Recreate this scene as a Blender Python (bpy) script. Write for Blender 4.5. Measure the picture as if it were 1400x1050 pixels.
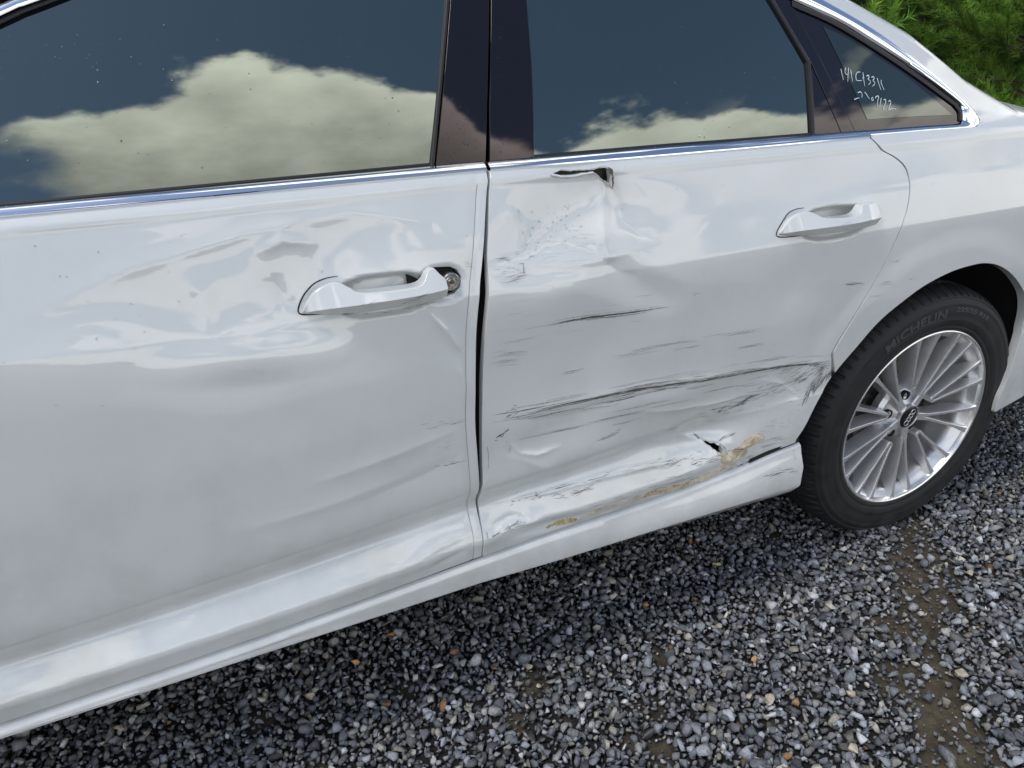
import bpy, bmesh, math, random
import numpy as np
from mathutils import Vector, Matrix
from mathutils.geometry import delaunay_2d_cdt

for o in list(bpy.data.objects):
    bpy.data.objects.remove(o)
scene = bpy.context.scene
C = scene.collection
R = math.radians
random.seed(7); rng = np.random.default_rng(11)

# ---------------------------------------------------------------- camera
cam_d = bpy.data.cameras.new('camera'); cam = bpy.data.objects.new('camera', cam_d); C.objects.link(cam)
scene.camera = cam
CY, CP, CR = .42153, .41860, .02201
_f = Vector((math.sin(CY)*math.cos(CP), math.cos(CY)*math.cos(CP), -math.sin(CP)))
_r = Vector((math.cos(CY), -math.sin(CY), 0)); _d = _f.cross(_r)
_r2 = math.cos(CR)*_r+math.sin(CR)*_d; _d2 = -math.sin(CR)*_r+math.cos(CR)*_d
M = Matrix.Identity(4)
for i in range(3):
    M[i][0] = _r2[i]; M[i][1] = -_d2[i]; M[i][2] = -_f[i]
M.translation = Vector((-1.5876, -1.0201, 1.1761))
cam.matrix_world = M
cam_d.sensor_width = 36; cam_d.lens = 948.8/1400*36
cam_d.clip_start = .02; cam_d.clip_end = 2000
scene.render.resolution_x = 1024; scene.render.resolution_y = 768

# ---------------------------------------------------------------- sky and sun
SUN_EL, SUN_AZ = R(60), R(258)      # azimuth measured from +y towards +x
w = bpy.data.worlds.new('World'); scene.world = w; w.use_nodes = True
nt = w.node_tree; nt.nodes.clear()
def N(t, **kw):
    n = nt.nodes.new(t)
    for k, v in kw.items(): setattr(n, k, v)
    return n
def math_n(op, a, b=None, c=None, clamp=False):
    n = N('ShaderNodeMath', operation=op, use_clamp=clamp)
    for i, v in enumerate((a, b, c)):
        if v is None: continue
        if isinstance(v, (int, float)): n.inputs[i].default_value = v
        else: nt.links.new(v, n.inputs[i])
    return n.outputs[0]
def sstep(v, lo, hi):
    n = N('ShaderNodeMapRange', interpolation_type='SMOOTHSTEP')
    nt.links.new(v, n.inputs['Value']); n.inputs['From Min'].default_value = lo; n.inputs['From Max'].default_value = hi
    return n.outputs['Result']
def noise(vec, scale, detail, rough=.55, seed=0.0, lac=2.0):
    mp = N('ShaderNodeMapping'); nt.links.new(vec, mp.inputs['Vector'])
    mp.inputs['Location'].default_value = (seed, seed*1.7, -seed); mp.inputs['Scale'].default_value = (1, 1, 1.7)
    n = N('ShaderNodeTexNoise'); nt.links.new(mp.outputs[0], n.inputs['Vector'])
    n.inputs['Scale'].default_value = scale; n.inputs['Detail'].default_value = detail; n.inputs['Roughness'].default_value = rough
    n.inputs['Lacunarity'].default_value = lac
    return n.outputs['Fac']
def fcurve(val, pts, lo, hi):
    n = N('ShaderNodeFloatCurve')
    cv = n.mapping.curves[0]
    P = [((a-(-180))/360, (b-lo)/(hi-lo)) for a, b in pts]
    cv.points[0].location = P[0]; cv.points[1].location = P[-1]
    for q in P[1:-1]: cv.points.new(*q)
    for q in cv.points: q.handle_type = 'VECTOR'
    n.mapping.update()
    nt.links.new(math_n('DIVIDE', math_n('ADD', val, 180.0), 360.0), n.inputs['Value'])
    return math_n('MULTIPLY_ADD', n.outputs[0], hi-lo, lo)
tc = N('ShaderNodeTexCoord'); vec = tc.outputs['Generated']
sp = N('ShaderNodeSeparateXYZ'); nt.links.new(vec, sp.inputs[0])
az = math_n('MULTIPLY', math_n('ARCTAN2', sp.outputs['X'], math_n('MULTIPLY', sp.outputs['Y'], -1.0)), 57.2958)
el = math_n('MULTIPLY', math_n('ARCSINE', sp.outputs['Z']), 57.2958)
n1 = noise(vec, 5.0, 9, .56, 3.1); n2 = noise(vec, 2.2, 4, .5, 8.3); n3 = noise(vec, 14.0, 7, .6, 5.5)
bump = math_n('ADD', math_n('MULTIPLY', math_n('SUBTRACT', n1, .5), 9.0), math_n('MULTIPLY', math_n('SUBTRACT', n3, .5), 5.0))
vo = N('ShaderNodeTexVoronoi', feature='F1'); vo.inputs['Scale'].default_value = 9.0
vm = N('ShaderNodeMapping'); vm.inputs['Scale'].default_value = (1, 1, 1.3); nt.links.new(vec, vm.inputs['Vector'])
wob = N('ShaderNodeVectorMath', operation='ADD'); nzc = N('ShaderNodeTexNoise'); nzc.inputs['Scale'].default_value = 9; nzc.inputs['Detail'].default_value = 5; nt.links.new(vec, nzc.inputs['Vector'])
wsc = N('ShaderNodeVectorMath', operation='SCALE'); wsc.inputs['Scale'].default_value = .10; nt.links.new(nzc.outputs['Color'], wsc.inputs[0]); nt.links.new(vm.outputs[0], wob.inputs[0]); nt.links.new(wsc.outputs[0], wob.inputs[1])
nt.links.new(wob.outputs[0], vo.inputs['Vector'])
puff = math_n('SUBTRACT', .42, vo.outputs['Distance'])
bump = math_n('SUBTRACT', bump, math_n('MULTIPLY', puff, 6.0))
elp = math_n('ADD', el, bump)
# one large cumulus standing in front of the car's side, lower ones to the right of it
top = fcurve(az, [(-180, 30), (-120, 34), (-80, 24), (-40, 30), (-25, 36), (-16, 43), (-10, 47), (-4, 48.5), (0, 50.5), (8, 52), (15, 51.5), (22, 49), (26, 45.5), (29, 36), (32, 35), (36, 35), (41, 36), (45, 34.5), (48.5, 31), (51, 31.5), (54, 29), (57, 25), (64, 23), (90, 27), (130, 22), (180, 30)], 0, 60)
bot = fcurve(az, [(-180, 12), (-120, 20), (-80, 10), (-40, 20), (-20, 43), (-14, 39), (-9, 35), (0, 32), (20, 31), (28, 29), (32, 24), (41, 22), (50, 18), (64, 14), (90, 14), (130, 12), (180, 12)], 0, 60)
m_big = math_n('MULTIPLY', sstep(math_n('SUBTRACT', top, elp), -.4, 1.9), sstep(math_n('SUBTRACT', elp, bot), -1.5, 4.0))
# low bank along the horizon, everywhere
m_low = sstep(math_n('SUBTRACT', math_n('MULTIPLY_ADD', n2, 26.0, -1.0), elp), -.5, 2.5)
# broken cloud over the rest of the sky, thinning overhead in front of the car
n4 = noise(vec, 2.6, 8, .58, 14.2)
m_hi = math_n('MULTIPLY', sstep(n4, .53, .60), sstep(math_n('ABSOLUTE', az), 75, 110))
n5 = noise(vec, 4.2, 7, .52, 21.7)
m_mid = math_n('MULTIPLY', sstep(n5, .52, .565), math_n('MULTIPLY', sstep(el, 6, 11), sstep(el, 33, 25)))
m_lo2 = math_n('MAXIMUM', m_low, m_mid)
m_all = math_n('MAXIMUM', math_n('MAXIMUM', m_big, m_lo2), m_hi)
frac = math_n('DIVIDE', math_n('SUBTRACT', elp, bot), math_n('SUBTRACT', top, bot), clamp=True)
bright = math_n('ADD', math_n('MULTIPLY_ADD', frac, .92, .34), math_n('ADD', math_n('MULTIPLY', math_n('SUBTRACT', n1, .5), .7), math_n('MULTIPLY', puff, .55)))
b_low = math_n('MULTIPLY_ADD', math_n('SUBTRACT', n1, .5), .8, .84)
bmix = N('ShaderNodeMix', data_type='FLOAT'); nt.links.new(m_big, bmix.inputs[0]); nt.links.new(b_low, bmix.inputs[2]); nt.links.new(bright, bmix.inputs[3]); bright = bmix.outputs[0]
bright = math_n('MAXIMUM', bright, .35)
CLOUD = 2.0
bright = math_n('MULTIPLY', bright, CLOUD)
ccol = N('ShaderNodeCombineColor')
nt.links.new(math_n('MULTIPLY', bright, 1.0), ccol.inputs[0]); nt.links.new(math_n('MULTIPLY', bright, .985), ccol.inputs[1]); nt.links.new(math_n('MULTIPLY', bright, .95), ccol.inputs[2])
sky = N('ShaderNodeTexSky', sky_type='NISHITA'); sky.sun_disc = False
sky.sun_elevation = SUN_EL; sky.sun_rotation = SUN_AZ; sky.air_density = 1.0; sky.dust_density = .6; sky.ozone_density = 2.0
bg_s = N('ShaderNodeBackground'); nt.links.new(sky.outputs[0], bg_s.inputs['Color']); bg_s.inputs['Strength'].default_value = .15
bg_c = N('ShaderNodeBackground'); nt.links.new(ccol.outputs[0], bg_c.inputs['Color']); bg_c.inputs['Strength'].default_value = 1.0
mx = N('ShaderNodeMixShader'); nt.links.new(m_all, mx.inputs[0]); nt.links.new(bg_s.outputs[0], mx.inputs[1]); nt.links.new(bg_c.outputs[0], mx.inputs[2])
out = N('ShaderNodeOutputWorld'); nt.links.new(mx.outputs[0], out.inputs['Surface'])

sd = bpy.data.lights.new('sun', 'SUN'); sun = bpy.data.objects.new('sun', sd); C.objects.link(sun)
sd.energy = 1.4; sd.angle = R(14); sd.color = (1, .965, .92)
_sv = Vector((math.sin(SUN_AZ)*math.cos(SUN_EL), math.cos(SUN_AZ)*math.cos(SUN_EL), math.sin(SUN_EL)))
sun.rotation_euler = _sv.to_track_quat('Z', 'Y').to_euler(); sun.location = _sv*50

vs = scene.view_settings
vs.view_transform = 'Standard'; vs.look = 'None'; vs.gamma = 1; vs.exposure = 0.0; vs.use_curve_mapping = False

# ---------------------------------------------------------------- body surface
# car frame: x to the rear, y into the car (outboard side is -y), z up, rear axle at x = 0
def L(xs, zs):
    xs = np.array(xs); zs = np.array(zs)
    return lambda x: np.interp(x, xs, zs)
belt = L([-2.4, -1.8, -1.2, -.66, -.37, 0, .6], [1.016, 1.029, 1.040, 1.043, 1.046, 1.049, 1.05])
charl = L([-2.4, -1.84, -1.586, -1.15, -.69, 0, .9], [.870, .866, .855, .864, .873, .878, .88])
creasel = L([-2.4, -1.95, -1.654, -1.218, -.925, -.6, 0, .9], [.42, .445, .469, .507, .528, .545, .56, .56])
doorbot = L([-2.4, -1.98, -1.62, -1.22, -1.09, -.94, -.78, -.62, -.55, -.46, 0], [.305, .317, .337, .367, .376, .381, .387, .402, .412, .421, .42])
CAN = np.array([1.300, 1.040, 1.027, 1.018, .862, .490, .459, .376, .333, .10])
_kz = [1.30, 1.040, 1.027, 1.018, .94, .862, .845, .68, .52, .490, .459, .446, .376, .366, .333, .10]
_ky = [.330, .012, .002, .0015, -.0255, -.046, -.0475, -.050, -.044, -.0415, -.0235, -.0255, -.0535, -.0545, -.0485, -.041]
_tz = np.arange(.10, 1.30, .0005)
_ty = np.interp(_tz, _kz[::-1], _ky[::-1])
def _sm(a, s):
    k = np.exp(-.5*(np.arange(-4*s, 4*s+1)/s)**2); k /= k.sum()
    return np.convolve(np.pad(a, 4*s, mode='edge'), k, mode='valid')
_s1 = _sm(_ty, 5); _s2 = _sm(_ty, 24)
_w = np.exp(-((_tz-.862)/.02)**2)+np.exp(-((_tz-1.022)/.022)**2)+np.exp(-((_tz-.372)/.018)**2)+np.exp(-((_tz-.474)/.02)**2)*.6
_w = np.clip(_w, 0, 1)
_ty = _s1*_w+_s2*(1-_w)
_t2 = _sm(np.interp(_tz, [.10, .333, .470, .505, .60], [-.041, -.0500, -.0455, -.0435, -.047]), 20); _t2 = np.where(_tz > .53, _ty, np.where(_tz > .47, _t2+(_ty-_t2)*np.clip((_tz-.47)/.06, 0, 1), _t2))
def Ybase(x, z):
    x = np.asarray(x, float); z = np.asarray(z, float)
    b = belt(x); ch = charl(x); cr = creasel(x); db = doorbot(x)
    ln = [b+.26, b, b-.013, b-.022, ch, cr, cr-.031, db+.043, db, db-.233]
    zc = np.full(np.broadcast(x, z).shape, CAN[-1])
    for i in range(len(ln)-1):
        t = np.clip((ln[i]-z)/(ln[i]-ln[i+1]), 0, 1)
        m = (z <= ln[i])
        zc = np.where(m, CAN[i]+(CAN[i+1]-CAN[i])*t, zc)
    y = np.interp(zc, _tz, _ty)
    t = np.clip((x+.80)/.30, 0, 1); t = t*t*(3-2*t)      # the lower pressing fades out ahead of the wheel arch
    y = y+(np.interp(zc, _tz, _t2)-y)*t
    return y+.016*(x+1.0)**2-.004
def Yglass(x, z):
    x = np.asarray(x, float); h = np.asarray(z, float)-1.045
    return .024+.40*h+.22*h*h+.010*(x+1.0)**2
# ---------------------------------------------------------------- materials
def mat(name, col, rough=.5, metal=0.0, ior=1.5, coat=0.0, coat_rough=.03, tint=None, spec=.5):
    m = bpy.data.materials.new(name); m.use_nodes = True
    b = m.node_tree.nodes['Principled BSDF']
    b.inputs['Base Color'].default_value = (*col, 1); b.inputs['Roughness'].default_value = rough
    b.inputs['Metallic'].default_value = metal; b.inputs['IOR'].default_value = ior
    b.inputs['Coat Weight'].default_value = coat; b.inputs['Coat Roughness'].default_value = coat_rough
    b.inputs['Specular IOR Level'].default_value = spec
    if tint: b.inputs['Specular Tint'].default_value = (*tint, 1)
    return m
def nodes(m):
    t = m.node_tree
    def n(kind, **kw):
        q = t.nodes.new(kind)
        for k, v in kw.items(): setattr(q, k, v)
        return q
    return t, n, t.nodes['Principled BSDF'], t.links.new
def add_noise_col(m, c1, c2, scale, detail=5, lo=.35, hi=.65, rough=None, bump=0.0, bscale=None, coord='Object'):
    t, n, b, ln = nodes(m)
    tc = n('ShaderNodeTexCoord'); nz = n('ShaderNodeTexNoise'); nz.inputs['Scale'].default_value = scale; nz.inputs['Detail'].default_value = detail
    ln(tc.outputs[coord], nz.inputs['Vector'])
    r = n('ShaderNodeValToRGB'); r.color_ramp.elements[0].position = lo; r.color_ramp.elements[1].position = hi
    r.color_ramp.elements[0].color = (*c1, 1); r.color_ramp.elements[1].color = (*c2, 1)
    ln(nz.outputs['Fac'], r.inputs[0]); ln(r.outputs[0], b.inputs['Base Color'])
    if rough:
        mr = n('ShaderNodeMapRange'); mr.inputs['To Min'].default_value = rough[0]; mr.inputs['To Max'].default_value = rough[1]
        ln(nz.outputs['Fac'], mr.inputs['Value']); ln(mr.outputs[0], b.inputs['Roughness'])
    if bump:
        nb = n('ShaderNodeTexNoise'); nb.inputs['Scale'].default_value = bscale or scale*4; nb.inputs['Detail'].default_value = 6
        ln(tc.outputs[coord], nb.inputs['Vector'])
        bm_ = n('ShaderNodeBump'); bm_.inputs['Strength'].default_value = 1; bm_.inputs['Distance'].default_value = bump
        ln(nb.outputs['Fac'], bm_.inputs['Height']); ln(bm_.outputs[0], b.inputs['Normal'])
    return m
def paint_mat(name):
    m = mat(name, (.672, .696, .686), .42, 0, 1.5, 1.0, .018)
    t, n, b, ln = nodes(m)
    b.inputs['Coat IOR'].default_value = 1.72
    tc = n('ShaderNodeTexCoord')
    # road film: faint grey dirt, heavier low on the body
    nz = n('ShaderNodeTexNoise'); nz.inputs['Scale'].default_value = 9; nz.inputs['Detail'].default_value = 9; nz.inputs['Roughness'].default_value = .65
    ln(tc.outputs['Object'], nz.inputs['Vector'])
    sx = n('ShaderNodeSeparateXYZ'); ln(tc.outputs['Object'], sx.inputs[0])
    mr = n('ShaderNodeMapRange'); mr.inputs['From Min'].default_value = .75; mr.inputs['From Max'].default_value = .25
    mr.inputs['To Min'].default_value = .07; mr.inputs['To Max'].default_value = .42
    ln(sx.outputs['Z'], mr.inputs['Value'])
    r = n('ShaderNodeMapRange'); r.inputs['From Min'].default_value = .42; r.inputs['From Max'].default_value = .72
    ln(nz.outputs['Fac'], r.inputs['Value'])
    mu = n('ShaderNodeMath', operation='MULTIPLY'); ln(r.outputs[0], mu.inputs[0]); ln(mr.outputs[0], mu.inputs[1])
    # fine speckle of dried dust
    vz = n('ShaderNodeTexNoise'); vz.inputs['Scale'].default_value = 420; vz.inputs['Detail'].default_value = 2
    ln(tc.outputs['Object'], vz.inputs['Vector'])
    vr = n('ShaderNodeMapRange'); vr.inputs['From Min'].default_value = .70; vr.inputs['From Max'].default_value = .78; vr.inputs['To Max'].default_value = .35
    ln(vz.outputs['Fac'], vr.inputs['Value'])
    ad = n('ShaderNodeMath', operation='ADD', use_clamp=True); ln(mu.outputs[0], ad.inputs[0])
    m2 = n('ShaderNodeMath', operation='MULTIPLY'); ln(vr.outputs[0], m2.inputs[0]); ln(r.outputs[0], m2.inputs[1]); ln(m2.outputs[0], ad.inputs[1])
    mix = n('ShaderNodeMix', data_type='RGBA'); ln(ad.outputs[0], mix.inputs['Factor'])
    mix.inputs['A'].default_value = (.672, .696, .686, 1); mix.inputs['B'].default_value = (.30, .29, .27, 1)
    ln(mix.outputs['Result'], b.inputs['Base Color'])
    cr = n('ShaderNodeMapRange'); cr.inputs['To Min'].default_value = .008; cr.inputs['To Max'].default_value = .06
    ln(mu.outputs[0], cr.inputs['Value']); ln(cr.outputs[0], b.inputs['Coat Roughness'])
    # orange peel
    op = n('ShaderNodeTexNoise'); op.inputs['Scale'].default_value = 230; op.inputs['Detail'].default_value = 1
    ln(tc.outputs['Object'], op.inputs['Vector'])
    bp_ = n('ShaderNodeBump'); bp_.inputs['Strength'].default_value = .25; bp_.inputs['Distance'].default_value = .00012
    ln(op.outputs['Fac'], bp_.inputs['Height']); ln(bp_.outputs[0], b.inputs['Coat Normal'])
    return m
PAINT = paint_mat('white_pearl_paint')
GLASS = mat('tinted_glass', (.004, .007, .008), .015, 0, 2.75, tint=(.91, 1, .85))
GLASSQ = mat('tinted_quarter_glass', (.012, .018, .019), .02, 0, 1.95, tint=(.92, 1, .80))
GLOSSBLK = mat('gloss_black_trim', (.006, .005, .006), .03, 0, 1.62, tint=(1, .86, .84))
FRIT = mat('black_frit_glass', (.008, .007, .008), .03, 0, 1.6, tint=(1, .9, .88))
CHROME = mat('chrome', (.90, .92, .94), .06, 1.0)
RUBBER = mat('black_rubber', (.012, .012, .013), .55)
BLACK = mat('black_plastic', (.008, .008, .008), .75)
LINER = mat('wheel_liner', (.006, .006, .006), .95)
TYRE = add_noise_col(mat('tyre_rubber', (.02, .02, .02), .6), (.009, .0095, .010), (.021, .021, .021), 28, 6, .35, .75, (.5, .75), .0004, 300)
TYRETX = mat('tyre_lettering', (.060, .061, .063), .45)
SILVER = add_noise_col(mat('silver_wheel_paint', (.6, .6, .6), .28, .75, coat=.5, coat_rough=.06), (.68, .69, .69), (.78, .78, .78), 30, 3, .3, .7, (.30, .38))
SPOKEFACE = mat('machined_spoke_face', (.92, .92, .92), .25, .8)
LIPM = mat('bright_rim_lip', (.86, .86, .86), .24, .85)
DISC = add_noise_col(mat('brake_disc', (.2, .18, .17), .45, .8), (.10, .085, .075), (.24, .22, .21), 60, 5)
CAP = mat('centre_cap_black', (.01, .011, .012), .15)
RING = mat('emblem_rings', (.8, .81, .83), .15, 1.0)
STEEL = add_noise_col(mat('lock_steel', (.4, .4, .38), .35, .9), (.28, .28, .26), (.50, .49, .46), 300, 4)
SCR = mat('black_paint_transfer', (.075, .071, .066), .6)
SCRG = mat('grey_scuff', (.22, .21, .20), .6)
SCRL = mat('pale_scuff', (.66, .67, .66), .45)
PUTTY = add_noise_col(mat('exposed_filler', (.5, .45, .32), .85), (.40, .34, .21), (.66, .61, .49), 45, 8, .3, .65, None, .0012, 190)
OCHRE = add_noise_col(mat('ochre_primer', (.42, .33, .14), .8), (.28, .21, .08), (.55, .46, .24), 140, 5)
INNER = add_noise_col(mat('olive_bare_inside', (.10, .095, .07), .6), (.05, .047, .035), (.17, .16, .12), 60, 4)
MARK = mat('white_marker_ink', (.72, .80, .86), .6)
WATER = mat('rain_drop', (.0, .0, .0), .0, 0, 1.33)
FILM = bpy.data.materials.new('rain_drop_on_paint'); FILM.use_nodes = True
_t = FILM.node_tree; _t.nodes.clear(); _o = _t.nodes.new('ShaderNodeOutputMaterial'); _m = _t.nodes.new('ShaderNodeMixShader'); _fr = _t.nodes.new('ShaderNodeFresnel'); _fr.inputs['IOR'].default_value = 1.45
_tr = _t.nodes.new('ShaderNodeBsdfTransparent'); _tr.inputs['Color'].default_value = (.96, .965, .97, 1); _gl = _t.nodes.new('ShaderNodeBsdfGlossy'); _gl.inputs['Roughness'].default_value = .02
_t.links.new(_fr.outputs[0], _m.inputs[0]); _t.links.new(_tr.outputs[0], _m.inputs[1]); _t.links.new(_gl.outputs[0], _m.inputs[2]); _t.links.new(_m.outputs[0], _o.inputs['Surface'])
_b = WATER.node_tree.nodes['Principled BSDF']; _b.inputs['Base Color'].default_value = (1, 1, 1, 1); _b.inputs['Transmission Weight'].default_value = 1.0

# ---------------------------------------------------------------- helpers
def tag(o, label=None, cat=None, group=None, kind=None):
    if label: o['label'] = label
    if cat: o['category'] = cat
    if group: o['group'] = group
    if kind: o['kind'] = kind
    return o
def empty(name, loc=(0, 0, 0)):
    o = bpy.data.objects.new(name, None); C.objects.link(o); o.location = loc; o.empty_display_size = .1
    return o
def mk(name, V, F, m, parent=None, normals=None, smooth=True):
    me = bpy.data.meshes.new(name)
    V = np.asarray(V, float)
    if isinstance(F, np.ndarray):
        F = F.tolist()
    me.from_pydata(V.tolist(), [], F); 
    if m: me.materials.append(m)
    me.polygons.foreach_set('use_smooth', [smooth]*len(me.polygons))
    me.update()
    if normals is not None:
        me.normals_split_custom_set_from_vertices(np.asarray(normals, float).tolist())
    o = bpy.data.objects.new(name, me); C.objects.link(o)
    if parent: o.parent = parent
    return o
def surf_n(Yf, x, z, h=.0008):
    yx = (Yf(x+h, z)-Yf(x-h, z))/(2*h); yz = (Yf(x, z+h)-Yf(x, z-h))/(2*h)
    n = np.stack([yx, -np.ones_like(yx), yz], 1)
    return n/np.linalg.norm(n, axis=1)[:, None]
def resample(P, sp):
    out = []
    n = len(P)
    for i in range(n):
        a = np.array(P[i]); b = np.array(P[(i+1) % n]); k = max(1, int(np.ceil(np.linalg.norm(b-a)/sp)))
        for j in range(k): out.append(a+(b-a)*j/k)
    return np.array(out)
def smooth_line(P, n=40):
    P = np.array(P, float)
    d = np.r_[0, np.cumsum(np.linalg.norm(np.diff(P, axis=0), axis=1))]
    Q = np.vstack([2*P[0]-P[1], P, 2*P[-1]-P[-2]])
    out = []
    for s in np.linspace(0, d[-1], n):
        i = min(np.searchsorted(d, s, side='right')-1, len(P)-2); t = (s-d[i])/(d[i+1]-d[i])
        p0, p1, p2, p3 = Q[i], Q[i+1], Q[i+2], Q[i+3]
        out.append(.5*((2*p1)+(-p0+p2)*t+(2*p0-5*p1+4*p2-p3)*t*t+(-p0+3*p1-3*p2+p3)*t**3))
    return [tuple(q) for q in out]
def inside(poly, x, z):
    r = np.zeros(len(x), bool); n = len(poly)
    for i in range(n):
        x1, z1 = poly[i]; x2, z2 = poly[(i+1) % n]
        if z1 == z2: continue
        c = ((z1 > z) != (z2 > z)) & (x < (x2-x1)*(z-z1)/(z2-z1)+x1)
        r ^= c
    return r
def panel(name, outline, Yf, sp, m, parent, holes=(), flange=.016, lip=.001):
    """sheet y = Yf(x, z) trimmed to an outline, with turned-in edges"""
    loops = [resample(outline, sp)]+[resample(h, sp*.6) for h in holes]
    allb = np.vstack(loops)
    x0, z0 = loops[0].min(0); x1, z1 = loops[0].max(0)
    gx = np.arange(x0+sp/2, x1, sp); gz = np.arange(z0+sp/2, z1, sp)
    keep = np.ones((len(gx), len(gz)), bool)
    for q in allb:
        i = int((q[0]-gx[0])/sp); j = int((q[1]-gz[0])/sp)
        for a in range(max(0, i-1), min(len(gx), i+3)):
            for b in range(max(0, j-1), min(len(gz), j+3)):
                if (gx[a]-q[0])**2+(gz[b]-q[1])**2 < (.55*sp)**2: keep[a, b] = False
    GX, GZ = np.meshgrid(gx, gz, indexing='ij')
    px = GX[keep]; pz = GZ[keep]
    ok = inside(loops[0], px, pz)
    for h in loops[1:]: ok &= ~inside(h, px, pz)
    px = px[ok]; pz = pz[ok]
    pts = np.vstack([allb, np.stack([px, pz], 1)])
    edges = []; s = 0
    for l in loops:
        edges += [(s+i, s+(i+1) % len(l)) for i in range(len(l))]; s += len(l)
    res = delaunay_2d_cdt([Vector((a, b)) for a, b in pts], edges, [], 0, 1e-7)
    v2 = np.array([(v.x, v.y) for v in res[0]]); tri = np.array([f for f in res[2] if len(f) == 3])
    c = v2[tri].mean(1)
    ok = inside(loops[0], c[:, 0], c[:, 1])
    for h in loops[1:]: ok &= ~inside(h, c[:, 0], c[:, 1])
    tri = tri[ok]
    a = v2[tri]; area = (a[:, 1, 0]-a[:, 0, 0])*(a[:, 2, 1]-a[:, 0, 1])-(a[:, 2, 0]-a[:, 0, 0])*(a[:, 1, 1]-a[:, 0, 1])
    tri[area < 0] = tri[area < 0][:, ::-1]
    X, Z = v2[:, 0], v2[:, 1]
    V = np.stack([X, Yf(X, Z), Z], 1); NN = surf_n(Yf, X, Z)
    F = tri.tolist()
    if flange:
        for k, l in enumerate(loops):
            t = np.roll(l, -1, 0)-np.roll(l, 1, 0); t /= np.linalg.norm(t, axis=1)[:, None]+1e-12
            area = .5*np.sum(l[:, 0]*np.roll(l[:, 1], -1)-np.roll(l[:, 0], -1)*l[:, 1])
            o = np.stack([t[:, 1], -t[:, 0]], 1)*(1 if area > 0 else -1)*(1 if k == 0 else -1)
            y = Yf(l[:, 0], l[:, 1]); n0 = surf_n(Yf, l[:, 0], l[:, 1]); on = np.stack([o[:, 0], np.zeros(len(l)), o[:, 1]], 1)
            r0 = np.stack([l[:, 0], y, l[:, 1]], 1)
            r1 = np.stack([l[:, 0]+o[:, 0]*lip, y+lip*1.2, l[:, 1]+o[:, 1]*lip], 1)
            r2 = r1+np.array([0, flange, 0])
            b = len(V); m_ = len(l)
            V = np.vstack([V, r0, r1, r2]); NN = np.vstack([NN, n0, on, on])
            for q in range(2):
                for i in range(m_):
                    j = (i+1) % m_
                    f = [b+q*m_+i, b+q*m_+j, b+(q+1)*m_+j, b+(q+1)*m_+i]
                    F.append(f if (area > 0) != (k == 0) else f[::-1])
    return mk(name, V, F, m, parent, NN)
def sweep(name, path, prof, m, parent, closed=False, caps=True, smooth=True):
    """path: list of (pos, a, b): profile points (u, v) go to pos + u*a + v*b"""
    V = []; F = []; k = len(prof)
    for pos, a, b in path:
        for u, v in prof: V.append(np.array(pos)+u*np.array(a)+v*np.array(b))
    n = len(path)
    for i in range(n-1 if not closed else n):
        j = (i+1) % n
        for q in range(k):
            r = (q+1) % k
            F.append([i*k+q, i*k+r, j*k+r, j*k+q])
    if caps and not closed:
        F.append(list(range(k))[::-1]); F.append([(n-1)*k+q for q in range(k)])
    o = mk(name, V, F, m, parent, None, smooth)
    fix_normals(o, smooth)
    return o
def fix_normals(o, smooth=True, ang=35):
    bm = bmesh.new(); bm.from_mesh(o.data); bmesh.ops.recalc_face_normals(bm, faces=bm.faces)
    for f in bm.faces: f.smooth = smooth
    for e in bm.edges:
        if len(e.link_faces) == 2 and e.calc_face_angle(0) > R(ang): e.smooth = False
    bm.to_mesh(o.data); bm.free()
def strip_on(name, line, Yf, h, proud, m, parent, lo=0.0, hi=None, round_=.3, thick=None):
    """moulding along a line of (x, z) lying on y = Yf: cross-section up in z by h, proud of the surface"""
    P = np.array(line); x = P[:, 0]; z = P[:, 1]; n = surf_n(Yf, x, z)
    t = np.gradient(np.stack([x, Yf(x, z), z], 1), axis=0); t /= np.linalg.norm(t, axis=1)[:, None]
    up = np.cross(n, t); up *= np.sign(up[:, 2:3]+1e-9)
    path = [(np.array([x[i], Yf(x[i:i+1], z[i:i+1])[0], z[i]]), up[i], n[i]) for i in range(len(x))]
    pr = [(0, -.004), (0, proud*.6), (h*.10, proud*.92), (h*.35, proud*1.05), (h*.8, proud), (h*.96, proud*.7), (h, proud*.1), (h, -.004)]
    return sweep(name, path, pr, m, parent)
def ribbon(V, F, pts, wid, Yf, off):
    P = np.array(pts); t = np.gradient(P, axis=0); t /= np.linalg.norm(t, axis=1)[:, None]+1e-9
    s = np.stack([-t[:, 1], t[:, 0]], 1); b = len(V)
    wid = np.asarray(wid)[:, None]; q = np.stack([P-s*wid/2, P+s*wid/2], 1).reshape(-1, 2)
    try: y = np.broadcast_to(np.asarray(Yf(q[:, 0], q[:, 1]), float), (len(q),))
    except Exception: y = np.array([float(Yf(a, c)) for a, c in q])
    V.extend((a, d-off, c) for (a, c), d in zip(q.tolist(), y.tolist()))
    for i in range(len(P)-1):
        F.append([b+2*i, b+2*i+1, b+2*i+3, b+2*i+2][::-1])
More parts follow.
